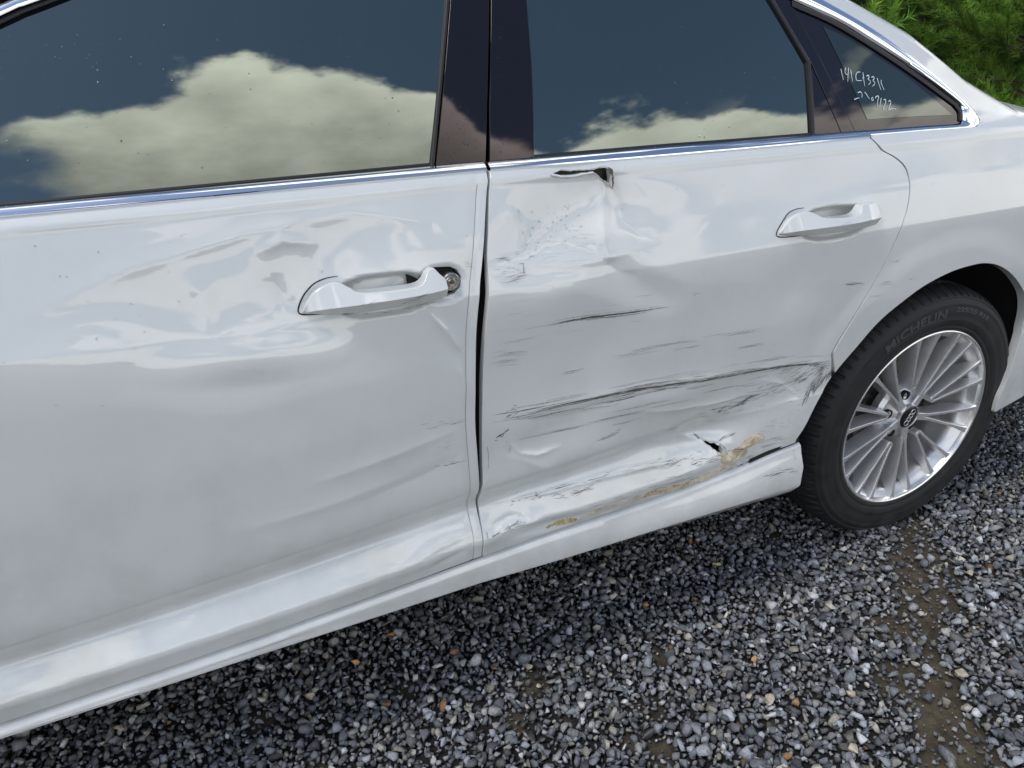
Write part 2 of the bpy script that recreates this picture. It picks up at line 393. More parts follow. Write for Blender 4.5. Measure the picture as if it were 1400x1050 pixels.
def scratch(name, line, Yf, parent, m=None, n=6, spread=.004, width=.0016, minf=.08, maxf=.5, wob=.0008, off=.0005):
    L_ = np.array(smooth_line(line, 60)); V = []; F = []
    for k in range(n):
        f = random.uniform(minf, maxf); s = random.uniform(0, 1-f)
        i0 = int(s*59); i1 = max(i0+5, int((s+f)*59)); seg = L_[i0:i1+1]
        if len(seg) < 4: continue
        seg = np.array(smooth_line(seg, max(6, int(len(seg)*1.5))))
        o = random.gauss(0, spread); j = np.cumsum(np.array([random.gauss(0, wob*.5) for _ in seg])); j -= j.mean()
        seg = seg+np.stack([np.zeros(len(seg)), o+j], 1)
        u = np.linspace(0, 1, len(seg)); wd = width*random.uniform(.35, 1.2)*np.clip(np.sin(np.pi*u)**.6, .05, 1)*np.array([random.uniform(.35, 1.25) for _ in seg])
        ribbon(V, F, seg, wd, Yf, off)
    o = mk(name, V, F, m or SCR, parent); o['kind'] = 'stuff'
    return o
def lathe(name, prof, m, parent, seg=96, mod=None, close=True):
    """profile of (r, y) turned about the local y axis"""
    pr = np.array(prof); k = len(pr); V = []; F = []
    for i in range(seg):
        a = 2*math.pi*i/seg
        q = pr if mod is None else mod(pr.copy(), i, a)
        V.append(np.stack([q[:, 0]*math.cos(a), q[:, 1], q[:, 0]*math.sin(a)], 1))
    V = np.vstack(V)
    for i in range(seg):
        j = (i+1) % seg
        for q in range(k-1): F.append([i*k+q, i*k+q+1, j*k+q+1, j*k+q])
    o = mk(name, V, F, m, parent); fix_normals(o, True, 32)
    return o
# ---------------------------------------------------------------- dents and pressings
def gs(x, z, cx, cz, sx, sz, rot=0.0):
    c, s = math.cos(rot), math.sin(rot); u = (x-cx)*c+(z-cz)*s; v = -(x-cx)*s+(z-cz)*c
    return np.exp(-.5*((u/sx)**2+(v/sz)**2))
def bowl(x, z, cx, cz, sx, sz, rot=0.0, p=2.0):
    c, s = math.cos(rot), math.sin(rot); u = (x-cx)*c+(z-cz)*s; v = -(x-cx)*s+(z-cz)*c
    r = np.sqrt((u/sx)**2+(v/sz)**2); t = np.clip(1-r, 0, 1)
    return t*t*(3-2*t)
def fold(x, z, pts, wid):
    """soft-edged crease along a polyline, fading at its ends"""
    best = np.full(np.shape(x), 9.0); along = np.zeros(np.shape(x)); P = np.array(pts, float)
    seg = np.linalg.norm(np.diff(P, axis=0), axis=1); tot = seg.sum(); acc = 0
    for i in range(len(P)-1):
        a = P[i]; d = P[i+1]-a; t = np.clip(((x-a[0])*d[0]+(z-a[1])*d[1])/(d@d), 0, 1)
        q = np.hypot(x-a[0]-t*d[0], z-a[1]-t*d[1]); m = q < best
        best = np.where(m, q, best); along = np.where(m, (acc+t*seg[i])/tot, along); acc += seg[i]
    return np.exp(-np.sqrt((best/wid)**2+.09)+.3)*np.clip(np.sin(np.pi*np.clip(along, .02, .98))**.7, 0, 1)
_wv = []
_rr = np.random.default_rng(5)
for i in range(14):
    a = _rr.uniform(0, math.pi); l = _rr.uniform(.09, .24); _wv.append((math.cos(a)*6.283/l*.7, math.sin(a)*6.283/l*1.2, _rr.uniform(0, 6.28), l))
def buckle(x, z):
    r = 0
    for a, b, p_, l in _wv: r = r+np.sin(a*x+b*z+p_)*l
    return r/1.6
def cup(x, z, cx, cz, a, b, rot=0.0):
    c, s = math.cos(rot), math.sin(rot); u = (x-cx)*c+(z-cz)*s; v = -(x-cx)*s+(z-cz)*c
    r = (np.abs(u/a)**2.6+np.abs(v/b)**2.6)**(1/2.6); t = np.clip((1-r)/.42, 0, 1)
    return t*t*(3-2*t)
def arch_flare(x, z):
    r = np.hypot(x+.05, (z-.36)*1.02); t = np.clip((.505-r)/.06, 0, 1)
    return -.0042*t*t*(3-2*t)
def Yfront(x, z):
    x = np.asarray(x, float); z = np.asarray(z, float)
    b = buckle(x, z)
    xw = x+.02*np.sin(z*31+1)+.012*np.sin(x*23); zw = z+.012*np.sin(x*19+.5)
    d = .0115*bowl(xw, zw, -1.53, .890, .40, .150, -.08)
    d += .004*bowl(xw, zw, -1.40, .945, .18, .085, .35)
    d += .004*bowl(xw, zw, -1.74, .905, .22, .09, -.15)
    d -= .0055*bowl(x, z, -1.545, .818, .17, .045, -.04)
    d += .004*bowl(x, z, -1.47, .850, .11, .07, .3)
    d -= .0022*fold(x, z, [(-1.615, .94), (-1.595, .915), (-1.59, .885), (-1.60, .86)], .014)
    d -= .0050*fold(x, z, [(-1.52, .958), (-1.48, .972), (-1.43, .962)], .010)
    d -= .0035*fold(x, z, [(-1.82, .905), (-1.68, .955), (-1.53, .985), (-1.38, 1.0), (-1.25, .975)], .014)
    d += .0030*fold(x, z, [(-1.50, .93), (-1.49, .89), (-1.465, .875)], .011)
    d += .0055*gs(x, z, -1.24, .83, .035, .05)
    d -= .0035*fold(x, z, [(-1.285, .845), (-1.262, .815), (-1.238, .775)], .007)
    d += .007*gs(x, z, -1.22, .62, .12, .14)
    d += .0020*fold(x, z, [(-1.455, .955), (-1.437, .925), (-1.445, .895), (-1.47, .88)], .012)
    d -= .0024*fold(x, z, [(-1.25, .76), (-1.235, .72), (-1.23, .68)], .005)
    d -= .0022*fold(x, z, [(-1.50, .60), (-1.38, .615), (-1.24, .64)], .010)
    d -= .0018*fold(x, z, [(-1.62, .545), (-1.48, .555), (-1.33, .575)], .012)
    d += .0016*fold(x, z, [(-1.42, .548), (-1.32, .565), (-1.235, .59)], .009)
    d -= .0032*fold(x, z, [(-1.38, .395), (-1.30, .418), (-1.225, .428)], .008)
    d += .0026*fold(x, z, [(-1.33, .378), (-1.28, .393), (-1.24, .400)], .006)
    d += .0010*fold(x, z, [(-1.78, .397), (-1.74, .402), (-1.70, .41)], .01)
    mask = .15+1.0*bowl(x, z, -1.5, .90, .42, .17)+.7*gs(x, z, -1.23, .6, .1, .3)
    d += .0013*b*mask
    c = cup(x, z, -1.348, .882, .078, .033, .02); d += .026*c
    k = cup(x, z, -1.258, .886, .040, .032); d += .006*k
    # hem of the folded door edge
    xe = np.interp(z, [.36, .455, .52, .66, .79, .87, .96, 1.04], [-1.223, -1.217, -1.215, -1.219, -1.211, -1.200, -1.181, -1.161])
    d += .0010*np.exp(-((x-(xe-.018))/.0065)**2)
    return Ybase(x, z)+d
def Yside(x, z):
    return Ybase(x, z)+arch_flare(np.asarray(x, float), np.asarray(z, float))
def Yrear(x, z):
    x = np.asarray(x, float); z = np.asarray(z, float)
    b = buckle(x+.31, z-.2); b2 = buckle(x*2.1, z*2.3+.7)
    xw = x+.015*np.sin(z*37); zw = z+.010*np.sin(x*21)
    d = .017*bowl(xw, zw, -1.045, .955, .17, .105, .1)
    d += .005*bowl(xw, zw, -.90, .95, .16, .08)
    d -= .0055*fold(x, z, [(-.955, 1.01), (-.962, .96), (-.972, .915), (-.965, .88)], .010)
    d -= .0035*fold(x, z, [(-1.19, .905), (-1.10, .895), (-1.0, .89), (-.90, .90)], .008)
    d += .0030*fold(x, z, [(-1.05, .925), (-.99, .905), (-.95, .87), (-.90, .85)], .012)
    d += .006*bowl(xw, zw, -.93, .845, .14, .06, -.35)
    d += .013*bowl(xw, zw, -1.02, .70, .45, .17)
    d -= .0020*fold(x, z, [(-1.20, .645), (-1.03, .640), (-.90, .638), (-.75, .629), (-.55, .618), (-.39, .600)], .007)
    d += .009*bowl(xw, zw, -1.10, .565, .22, .085, .05)
    d += .009*bowl(xw, zw, -.80, .555, .28, .075, .04)
    d -= .0042*fold(x, z, [(-1.165, .56), (-1.13, .545), (-1.09, .52), (-1.06, .50)], .014)
    d += .011*bowl(xw, zw, -.74, .492, .10, .06, .3)
    d -= .0042*fold(x, z, [(-.86, .505), (-.78, .505), (-.70, .475), (-.64, .462)], .010)
    d -= .0030*fold(x, z, [(-1.19, .462), (-1.06, .462), (-.92, .463), (-.78, .458), (-.69, .448)], .006)
    d += .0050*fold(x, z, [(-1.205, .425), (-1.16, .435), (-1.12, .428)], .007)
    d -= .0045*fold(x, z, [(-1.20, .412), (-1.15, .424), (-1.10, .415)], .006)
    d += .0060*bowl(x, z, -1.09, .405, .10, .022)
    d += .0035*fold(x, z, [(-.56, .60), (-.50, .56), (-.46, .51)], .012)
    d += .0030*gs(x, z, -.42, .70, .05, .08)+.0025*gs(x, z, -.55, .78, .05, .04)
    d += .004*gs(x, z, -1.19, .61, .03, .05)
    d -= .0030*fold(x, z, [(-1.155, .585), (-1.135, .560), (-1.10, .548), (-1.05, .555)], .006)
    d -= .0026*fold(x, z, [(-.88, .585), (-.80, .572), (-.70, .565), (-.62, .57)], .005)
    d += .0022*fold(x, z, [(-.95, .985), (-.93, .95), (-.90, .925), (-.86, .91)], .006)
    d -= .0022*fold(x, z, [(-1.14, .99), (-1.12, .955), (-1.13, .92)], .006)
    d -= .0020*fold(x, z, [(-.60, .60), (-.53, .575), (-.47, .53)], .005)
    mask = .12+1.0*bowl(x, z, -1.02, .93, .26, .17)+.9*bowl(x, z, -.95, .58, .42, .18)+.4*gs(x, z, -.42, .72, .08, .12)
    d += .0021*b*mask+.0005*b2*mask
    # long horizontal scrape: fine ploughed lines
    sc = bowl(x, z, -1.10, .885, .16, .07)
    d += .00016*sc*(np.sin(z*520+6*np.sin(x*7)+3*np.sin(x*23))+.8*np.sin(z*690+x*30))*np.sin(x*17+z*40)
    c = cup(x, z, -.451, .900, .092, .034, .0); d += .026*c
    return Yside(x, z)+d
def Yquart(x, z):
    x = np.asarray(x, float); z = np.asarray(z, float); b = belt(x)
    h = np.clip(z-b, 0, None)
    y = Ybase(x, np.minimum(z, b))+.40*h+.22*h*h+.010*(1-np.exp(-h/.014))
    y = y+arch_flare(x, z)+.22*np.clip(x+.2, 0, None)**2*np.clip(h/.1, 0, 1)+.03*np.clip(x-.35, 0, None)**2
    # shoulder of the C pillar rolls over towards the back window and boot lid
    zr = np.interp(x, [-.62, -.45, -.281, -.126, .039, .204, .30, .5, 1.0], [1.42, 1.362, 1.302, 1.241, 1.152, 1.085, 1.066, 1.050, 1.03])
    e = np.clip(.035-(zr+.012-z), 0, .05)
    y = y+30*e**2
    y = y+.0012*gs(x, z, -.27, .78, .05, .05)-.0010*gs(x, z, -.2, .80, .03, .03)
    return y
# ---------------------------------------------------------------- the car
car = empty('car', (0, 0, 0))
tag(car, 'white saloon car with dented scraped doors standing on grey gravel', 'car')
G3 = .003
seamL = [(-1.161, 1.040), (-1.164, 1.024), (-1.168, 1.011), (-1.181, .957), (-1.192, .906), (-1.200, .868), (-1.211, .785), (-1.218, .656), (-1.2165, .574), (-1.2155, .516), (-1.2185, .484), (-1.2185, .455), (-1.2185, .425), (-1.2225, .371)]
seamR = [(-1.155, 1.040), (-1.160, 1.026), (-1.164, 1.010), (-1.175, .957), (-1.183, .924), (-1.191, .867), (-1.201, .783), (-1.2085, .654), (-1.210, .554), (-1.2105, .512), (-1.2150, .483), (-1.2150, .454), (-1.2160, .424), (-1.2195, .372)]
cut = [(-.322, 1.047), (-.309, 1.032), (-.296, 1.022), (-.262, 1.007), (-.238, .990), (-.2285, .970), (-.228, .942), (-.238, .906), (-.258, .869), (-.283, .813), (-.314, .760), (-.350, .707), (-.384, .652), (-.400, .622)]
arch = [(-.473, .432), (-.451, .460), (-.420, .515), (-.379, .572), (-.333, .618), (-.275, .672), (-.205, .711), (-.145, .736), (-.061, .755), (.012, .760), (.058, .758), (.114, .745), (.175, .717), (.234, .678), (.275, .640), (.301, .590), (.307, .540), (.300, .462), (.293, .401), (.285, .360), (.288, .317)]
archs = smooth_line(arch, 90)
cuts = smooth_line(cut, 60)
def _open(pts, d):
    return [(x+d*float(np.interp(z, [.44, .52, .60, .90, .97], [0, .6, 1.15, 1.15, .4])), z) for x, z in pts]
seamL = _open(seamL, -.0015); seamR = _open(seamR, .0035)
# front door
bx = np.linspace(-2.33, -1.2225, 40)
fd_out = [(x, float(doorbot(x))+.0058) for x in bx]+[tuple(q) for q in smooth_line(seamL, 60)[::-1]]+[(x, float(belt(x))) for x in np.linspace(-1.161, -2.33, 30)[1:]]
hole_F = [(-1.252+.030*math.cos(a)*(1.0 if math.cos(a) > 0 else 1.25), .889+.022*math.sin(a)) for a in np.linspace(0, 2*math.pi, 22)[:-1]]
hole_F = [(-1.292, .898), (-1.284, .909), (-1.268, .913), (-1.243, .911), (-1.232, .905), (-1.226, .893), (-1.230, .877), (-1.240, .868), (-1.252, .866), (-1.270, .872), (-1.286, .884)]
front_door = panel('front_door', fd_out, Yfront, .0042, PAINT, car, [hole_F])
# rear door
bx = np.linspace(-1.2195, -.474, 40)
rd_out = [(x, float(doorbot(x))+.0058) for x in bx]+[q for q in archs if q[0] < -.385 and q[1] < .60]
cutd = [(x-.0036, z-.0010) for x, z in cuts]
rd_out += cutd[::-1]+[(x, float(belt(x))) for x in np.linspace(-.325, -1.155, 30)[1:]]+smooth_line(seamR, 60)[1:-1]
tear = [(-1.049, 1.0300), (-1.040, 1.0335), (-1.031, 1.0345), (-1.018, 1.0325), (-1.003, 1.0325), (-.990, 1.0320), (-.974, 1.0315), (-.963, 1.0335), (-.950, 1.0335), (-.941, 1.029), (-.939, 1.016), (-.940, 1.003), (-.951, 1.011), (-.960, 1.0145), (-.966, 1.022), (-.975, 1.0265), (-.992, 1.0270), (-1.008, 1.0250), (-1.030, 1.0250)]
split = [(-.724, .4870), (-.716, .4805), (-.708, .4785), (-.702, .4740), (-.693, .4735), (-.687, .4680), (-.680, .4665), (-.677, .4600), (-.671, .4560), (-.674, .4500), (-.671, .4445), (-.680, .4440), (-.684, .4500), (-.690, .4510), (-.693, .4580), (-.700, .4610), (-.703, .4670), (-.711, .4710), (-.715, .4765)]
rear_door = panel('rear_door', rd_out, Yrear, .0042, PAINT, car, [tear, split], flange=.014)
# rear quarter panel with C pillar
q_up = [(-.281, 1.314), (-.40, 1.357), (-.475, 1.315), (-.40, 1.283), (-.29, 1.243), (-.17, 1.183), (-.05, 1.116), (.003, 1.085), (.020, 1.066), (.012, 1.055), (-.02, 1.0525), (-.15, 1.0525), (-.318, 1.0500)]
cutq = [(x+.0016, z+.0006) for x, z in cuts]
q_out = [q for q in archs if q[0] > -.385 or q[1] > .60]+[(.333, .325), (.45, .345), (.70, .36), (.97, .40), (1.01, .55), (1.02, .85), (.98, 1.02), (.5, 1.062), (.30, 1.078), (.204, 1.097), (.12, 1.130), (.039, 1.164), (-.045, 1.211), (-.126, 1.253), (-.205, 1.286)]+q_up+cutq
quarter = panel('rear_quarter_panel', q_out, Yquart, .006, PAINT, car, flange=.02)
# dark cavity behind the panel gaps, the tear and the split
def back_sheet(name, x0, x1, z0, z1, off, m, parent):
    xs = np.linspace(x0, x1, 12); zs = np.linspace(z0, z1, 12); V = []; F = []
    for x in xs:
        for z in zs: V.append((x, float(Ybase(x, z))+off, z))
    for i in range(11):
        for j in range(11): F.append([i*12+j, (i+1)*12+j, (i+1)*12+j+1, i*12+j+1])
    return mk(name, V, F, m, parent)
back_sheet('gap_shade_backing', -1.30, -1.08, .33, 1.05, .042, RUBBER, car)
V = []; F = []  # dark strip added inside the rear door cut, painting the shade of the gap
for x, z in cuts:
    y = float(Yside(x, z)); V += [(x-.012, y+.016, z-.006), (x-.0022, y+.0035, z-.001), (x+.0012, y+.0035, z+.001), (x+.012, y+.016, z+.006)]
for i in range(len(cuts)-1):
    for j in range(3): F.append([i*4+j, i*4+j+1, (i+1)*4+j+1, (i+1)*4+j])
mk('gap_shade_backing', V, F, RUBBER, car)
back_sheet('inner_door_skin', -1.08, -.90, .96, 1.05, .030, INNER, rear_door)
back_sheet('inner_door_skin', -.78, -.62, .41, .52, .040, BLACK, rear_door)
# ragged lip of the tear: curled steel
V = []; F = []
fl = [(-.9400, 1.0295, 0), (-.9395, 1.016, 0), (-.9405, 1.002, 0)]
tip = [(-.957, 1.0345, -.010), (-.951, 1.020, -.014), (-.944, 1.0045, -.006)]
for k in range(9):
    t = k/8
    a = np.array([np.interp(t, [0, .5, 1], [q[i] for q in fl]) for i in range(3)]); b = np.array([np.interp(t, [0, .5, 1], [q[i] for q in tip]) for i in range(3)])
    for j in range(6):
        u = j/5; q = a+(b-a)*u; y = float(Yrear(a[0]+.004, a[1]))-.001+b[2]*math.sin(u*1.5)*1.2
        V.append((q[0]+.0012*math.sin(k*2.3)*u, y, q[1]+.0012*math.cos(k*1.7)*u))
for k in range(8):
    for j in range(5): F.append([k*6+j, (k+1)*6+j, (k+1)*6+j+1, k*6+j+1])
flap = mk('torn_flap', V, F, INNER, rear_door)
sm = flap.modifiers.new('s', 'SOLIDIFY'); sm.thickness = .0012
V = []; F = []
for i, (x, z) in enumerate(smooth_line([(-1.052, 1.0285), (-1.030, 1.0245), (-1.008, 1.0240), (-.990, 1.0262), (-.972, 1.0262), (-.962, 1.0175), (-.950, 1.0095), (-.939, 1.0000)], 50)):
    w_ = .0022+.0012*math.sin(i*.9)+.0007*math.sin(i*2.3); y = float(Yrear(x, z-.002))
    V += [(x, y-.0006, z-.0024), (x, y-.0030-.001*math.sin(i*.7), z-.0002), (x, y+.001, z+w_*.6)]
for i in range(49):
    for j in range(2): F.append([i*3+j, (i+1)*3+j, (i+1)*3+j+1, i*3+j+1])
mk('torn_edge', V, F, SCRL, rear_door)
V = []; F = []
for i, (x, z) in enumerate(smooth_line([(-1.047, 1.031), (-1.031, 1.0350), (-1.016, 1.0328), (-1.003, 1.0332), (-.985, 1.0322), (-.963, 1.0340), (-.950, 1.0345), (-.941, 1.031)], 44)):
    y = float(Yrear(x, z+.002)); k = .0012*math.sin(i*1.3)+.0008*math.sin(i*3.1)
    V += [(x, y-.0006, z+.0014), (x, y-.0022, z-.0002+k*.5), (x, y+.0015, z-.0012+k)]
for i in range(43):
    for j in range(2): F.append([i*3+j, (i+1)*3+j, (i+1)*3+j+1, i*3+j+1])
mk('torn_edge', V, F, SCRL, rear_door)

# ---------------------------------------------------------------- side skirt (sill)
def skirt_section(x):
    t = min(1, max(0, (x+1.30)/.82)); t = t*t*(3-2*t)
    db = float(doorbot(x)); yd = float(Ybase(x, db))
    zb = float(np.interp(x, [-2.4, -1.987, -1.628, -1.228, -1.07, -.829, -.464], [.285, .295, .306, .315, .310, .306, .296]))
    ye = yd-.004-.020*t; zmid = zb+.004+.022*t
    top = db-.0005+.003*t
    return [(top+.004, yd+.024), (top, yd+.0065), (top-.0035, yd+.0005), (top-.009, yd-.0035-.003*t), (top-.014-.012*t, yd-.0045-.007*t), ((top+zmid)/2-.004, ye+.001), (zmid+.003, ye-.0005), (zmid-.002, ye+.0002), (zb+.002, ye+.006+.010*t), (zb-.002, ye+.009+.012*t), (zb-.005, ye+.016+.012*t), (zb-.006, .10), (zb+.03, .10)]
V = []; F = []; xs = np.r_[np.linspace(-2.42, -1.3, 50), np.linspace(-1.285, -.458, 70)]
for x in xs:
    for z, y in skirt_section(x): V.append((x-(.010*max(0, min(1, (.33-z)/.03)) if x > -.47 else 0), y, z))
k = 13
for i in range(len(xs)-1):
    for q in range(k): F.append([i*k+q, i*k+(q+1) % k, (i+1)*k+(q+1) % k, (i+1)*k+q])
F.append(list(range(k))); F.append([(len(xs)-1)*k+q for q in range(k)][::-1])
skirt = mk('side_skirt', V, F, PAINT, car); fix_normals(skirt, True, 28)
# rubber in the gap between doors and skirt
V = []; F = []; xs2 = np.linspace(-2.4, -.62, 90)
for x in xs2:
    d_ = float(doorbot(x)); y = float(Ybase(x, d_)); V += [(x, y+.0065, d_-.004), (x, y+.0065, d_+.012)]
for i in range(89): F.append([2*i, 2*i+1, 2*i+3, 2*i+2])
mk('skirt_seal', V, F, RUBBER, car)
# dark clip rail under the lifted rear end of the skirt
V = []
for x in np.linspace(-.60, -.462, 8):
    d_ = float(doorbot(x)); y = float(Ybase(x, d_))
    V += [(x, y-.002, d_+.001), (x, y-.003, d_+.010), (x, y+.012, d_+.010), (x, y+.012, d_+.001)]
F = [[i*4+q, i*4+(q+1) % 4, (i+1)*4+(q+1) % 4, (i+1)*4+q] for i in range(7) for q in range(4)]+[[0, 1, 2, 3], [31, 30, 29, 28]]
o = mk('skirt_clip_rail', V, F, BLACK, car); fix_normals(o, False)

# ---------------------------------------------------------------- glasshouse
def Yg(off): return lambda x, z: Yglass(x, z)+off
front_window = panel('window_glass', [(-2.24, 1.036), (-1.9, 1.032), (-1.5, 1.040), (-1.241, 1.045), (-1.162, 1.284), (-1.135, 1.372), (-1.32, 1.385), (-1.50, 1.352), (-1.709, 1.272), (-1.758, 1.251), (-1.98, 1.150)], Yg(.004), .02, GLASS, front_door, flange=0)
panel('pillar_trim', [(-1.2385, 1.046), (-1.1575, 1.046), (-1.1365, 1.132), (-1.0965, 1.286), (-1.075, 1.375), (-1.133, 1.375), (-1.1605, 1.284)], Yg(-.0015), .015, GLOSSBLK, front_door, flange=.012)
panel('pillar_trim', [(-1.1490, 1.046), (-1.0715, 1.050), (-1.0455, 1.188), (-1.0305, 1.287), (-1.022, 1.375), (-1.070, 1.375), (-1.0915, 1.286), (-1.131, 1.132)], Yg(-.0015), .015, GLOSSBLK, rear_door, flange=.012)
rear_window = panel('window_glass', [(-1.0740, 1.050), (-.467, 1.055), (-.4415, 1.182), (-.507, 1.297), (-.56, 1.380), (-1.022, 1.380), (-1.0325, 1.287), (-1.0475, 1.188)], Yg(.004), .02, GLASS, rear_door, flange=0)
panel('divider_trim', [(-.4615, 1.055), (-.391, 1.058), (-.4390, 1.1765)], Yg(-.001), .012, GLOSSBLK, rear_door, flange=.01)
panel('divider_trim', [(-.3885, 1.058), (-.353, 1.060), (-.4610, 1.292), (-.497, 1.37), (-.545, 1.37), (-.500, 1.297), (-.4368, 1.1830)], Yg(-.0012), .012, GLOSSBLK, rear_door, flange=.01)
quarter_window = panel('quarter_window', [(-.349, 1.060), (-.03, 1.060), (-.020, 1.080), (-.185, 1.182), (-.345, 1.258), (-.458, 1.293)], Yg(.001), .015, FRIT, quarter, flange=.004)
panel('tinted_pane', [(-.311, 1.080), (-.150, 1.080), (-.048, 1.078), (-.19, 1.166), (-.33, 1.232), (-.388, 1.252)], Yg(.0002), .015, GLASSQ, quarter, flange=0)
def seal_line(pts, wid, off, parent, name='window_seal', m=RUBBER):
    V = []; F = []; P = np.array(smooth_line(pts, 40) if len(pts) > 2 else [np.array(pts[0])+(np.array(pts[1])-np.array(pts[0]))*t for t in np.linspace(0, 1, 20)])
    t = np.gradient(P, axis=0); t /= np.linalg.norm(t, axis=1)[:, None]; s = np.stack([-t[:, 1], t[:, 0]], 1)
    for i in range(len(P)):
        for k, dy in ((-1, .004), (-.9, -.002), (0, -.0035), (.9, -.002), (1, .004)):
            q = P[i]+s[i]*k*wid/2; V.append((q[0], float(Yglass(q[0], q[1]))+off+dy, q[1]))
    for i in range(len(P)-1):
        for j in range(4): F.append([i*5+j, i*5+j+1, (i+1)*5+j+1, (i+1)*5+j])
    o = mk(name, V, F, m, parent); fix_normals(o, True, 60); return o
seal_line([(-.5135, 1.31), (-.445, 1.188)], .009, .0005, rear_door)
seal_line([(-.4445, 1.190), (-.4655, 1.057)], .009, .0005, rear_door)
seal_line([(-1.2455, 1.046), (-1.164, 1.290)], .006, .001, front_door)
seal_line([(-1.98, 1.146), (-1.758, 1.250), (-1.709, 1.271), (-1.50, 1.350), (-1.32, 1.384)], .006, .0, front_door)
seal_line([(-.46, 1.292), (-.345, 1.254), (-.185, 1.1785), (-.030, 1.096)], .011, -.0005, quarter)
seal_line([(-.038, 1.099), (-.025, 1.085), (-.026, 1.066)], .010, -.0005, quarter)
# chrome belt mouldings
def belt_strip(x0, x1, hh, parent, name='chrome_belt_strip'):
    path = []
    for x in np.linspace(x0, x1, 46):
        zb = float(belt(x))+.0008; a = np.array([x, float(Ybase(x, zb))-.0005, zb]); zt = zb+float(hh(x)); b = np.array([x, float(Yglass(x, zt))-.0015, zt])
        u = b-a; n = np.array([0, -u[2], u[1]]); n /= np.linalg.norm(n); path.append((a, u, n))
    return sweep(name, path, [(0, -.006), (0, .0022), (.06, .0036), (.22, .0042), (.55, .0036), (.90, .0022), (1, .0008), (1, -.006)], CHROME, parent)
belt_strip(-2.33, -1.1605, lambda x: np.interp(x, [-2.3, -1.8, -1.2], [.0105, .0115, .0130]), front_door)
belt_strip(-1.1545, -.3235, lambda x: np.interp(x, [-1.15, -.8, -.3], [.0125, .0145, .0125]), rear_door)
def seal_belt(x0, x1, hh, parent):
    path = []
    for x in np.linspace(x0, x1, 30):
        z = float(belt(x))+float(hh(x)); path.append(((x, float(Yglass(x, z))+.0015, z), (0, .15, 1), (0, -1, .2)))
    return sweep('window_seal', path, [(-.002, -.006), (-.002, .0014), (.0015, .0022), (.0042, .0005), (.0042, -.006)], RUBBER, parent)
seal_belt(-2.33, -1.246, lambda x: np.interp(x, [-2.3, -1.8, -1.2], [.0105, .0115, .0130])+.001, front_door)
seal_belt(-1.0730, -.465, lambda x: np.interp(x, [-1.15, -.8, -.3], [.0125, .0145, .0125])+.0005, rear_door)
# chrome surround of the quarter window
outer = smooth_line([(-.50, 1.345), (-.435, 1.3245), (-.352, 1.2915), (-.233, 1.2395), (-.111, 1.171), (-.02, 1.1150), (.022, 1.084), (.036, 1.066), (.028, 1.0525), (.008, 1.0475), (-.10, 1.0475), (-.3205, 1.0465)], 110)
inner = smooth_line([(-.51, 1.315), (-.452, 1.2965), (-.342, 1.2590), (-.265, 1.2245), (-.181, 1.1840), (-.10, 1.1430), (-.029, 1.1020), (-.0195, 1.088), (-.0215, 1.068), (-.035, 1.0605), (-.15, 1.0605), (-.3205, 1.0595)], 110)
V = []; F = []
for i in range(110):
    a = np.array(outer[i]); b = np.array(inner[i])
    for t, dy in ((0, .004), (.02, -.003), (.18, -.0062), (.50, -.0075), (.80, -.0052), (.97, -.0010), (1.0, .005)):
        q = a+(b-a)*t; V.append((q[0], float(Yglass(q[0], q[1]))-.001+dy, q[1]))
for i in range(109):
    for j in range(6): F.append([i*7+j, i*7+j+1, (i+1)*7+j+1, (i+1)*7+j])
o = mk('chrome_window_surround', V, F, CHROME, quarter); fix_normals(o, True, 40)
seal_line([(-2.02, 1.134), (-1.765, 1.257), (-1.712, 1.2790), (-1.50, 1.358), (-1.32, 1.392)], .012, -.006, front_door, 'chrome_roof_strip', CHROME)

# handwriting on the quarter window, white marker strokes
def wr(px, py):   # writing laid out on the pane: px right, py down, in writing units
    u = px-120; v = py-180
    return (-.362+1.576e-4*u-2.88e-5*v, 1.175-4.3e-6*u-1.018e-4*v)
strokes = [[(120, 185), (140, 280), (165, 380)], [(205, 165), (190, 215), (205, 275), (245, 285)], [(252, 165), (245, 290), (243, 415)], [(290, 195), (308, 300), (325, 410)],
  [(405, 243), (440, 236), (470, 236)], [(398, 250), (383, 310), (395, 380), (440, 392), (495, 385)], [(510, 245), (525, 370), (546, 490)], [(500, 345), (535, 330)],
  [(575, 310), (610, 290), (622, 330), (600, 360), (640, 390), (645, 430), (608, 465)], [(665, 330), (700, 315), (715, 350), (690, 385), (725, 420), (720, 460), (680, 495)],
  [(768, 340), (800, 440), (838, 555)], [(840, 375), (850, 450), (900, 560)],
  [(420, 608), (470, 595), (500, 640), (495, 700)], [(362, 732), (400, 715), (450, 700)], [(545, 595), (590, 660), (635, 725)],
  [(690, 690), (672, 720), (685, 752), (705, 735), (690, 690)], [(740, 710), (755, 678), (800, 675), (785, 760), (775, 870)], [(850, 705), (835, 790), (820, 870)],
  [(893, 745), (925, 730), (935, 775), (910, 850), (885, 910), (925, 915)], [(985, 775), (1015, 750), (1030, 790), (1010, 850), (990, 915), (1060, 905), (1130, 910)]]
V = []; F = []
for s in strokes:
    P = [wr(*q) for q in s]; P = smooth_line(P, 18) if len(P) > 2 else [tuple(np.array(P[0])+(np.array(P[1])-np.array(P[0]))*t) for t in np.linspace(0, 1, 8)]
    u = np.linspace(0, 1, len(P)); wd = .00175*np.clip(1.15-.6*u, .45, 1)*np.array([random.uniform(.8, 1.1) for _ in P])
    ribbon(V, F, P, wd, Yglass, .0006)
o = mk('marker_writing', V, F, MARK, quarter)
o['label'] = 'white handwritten number and date on the quarter window'

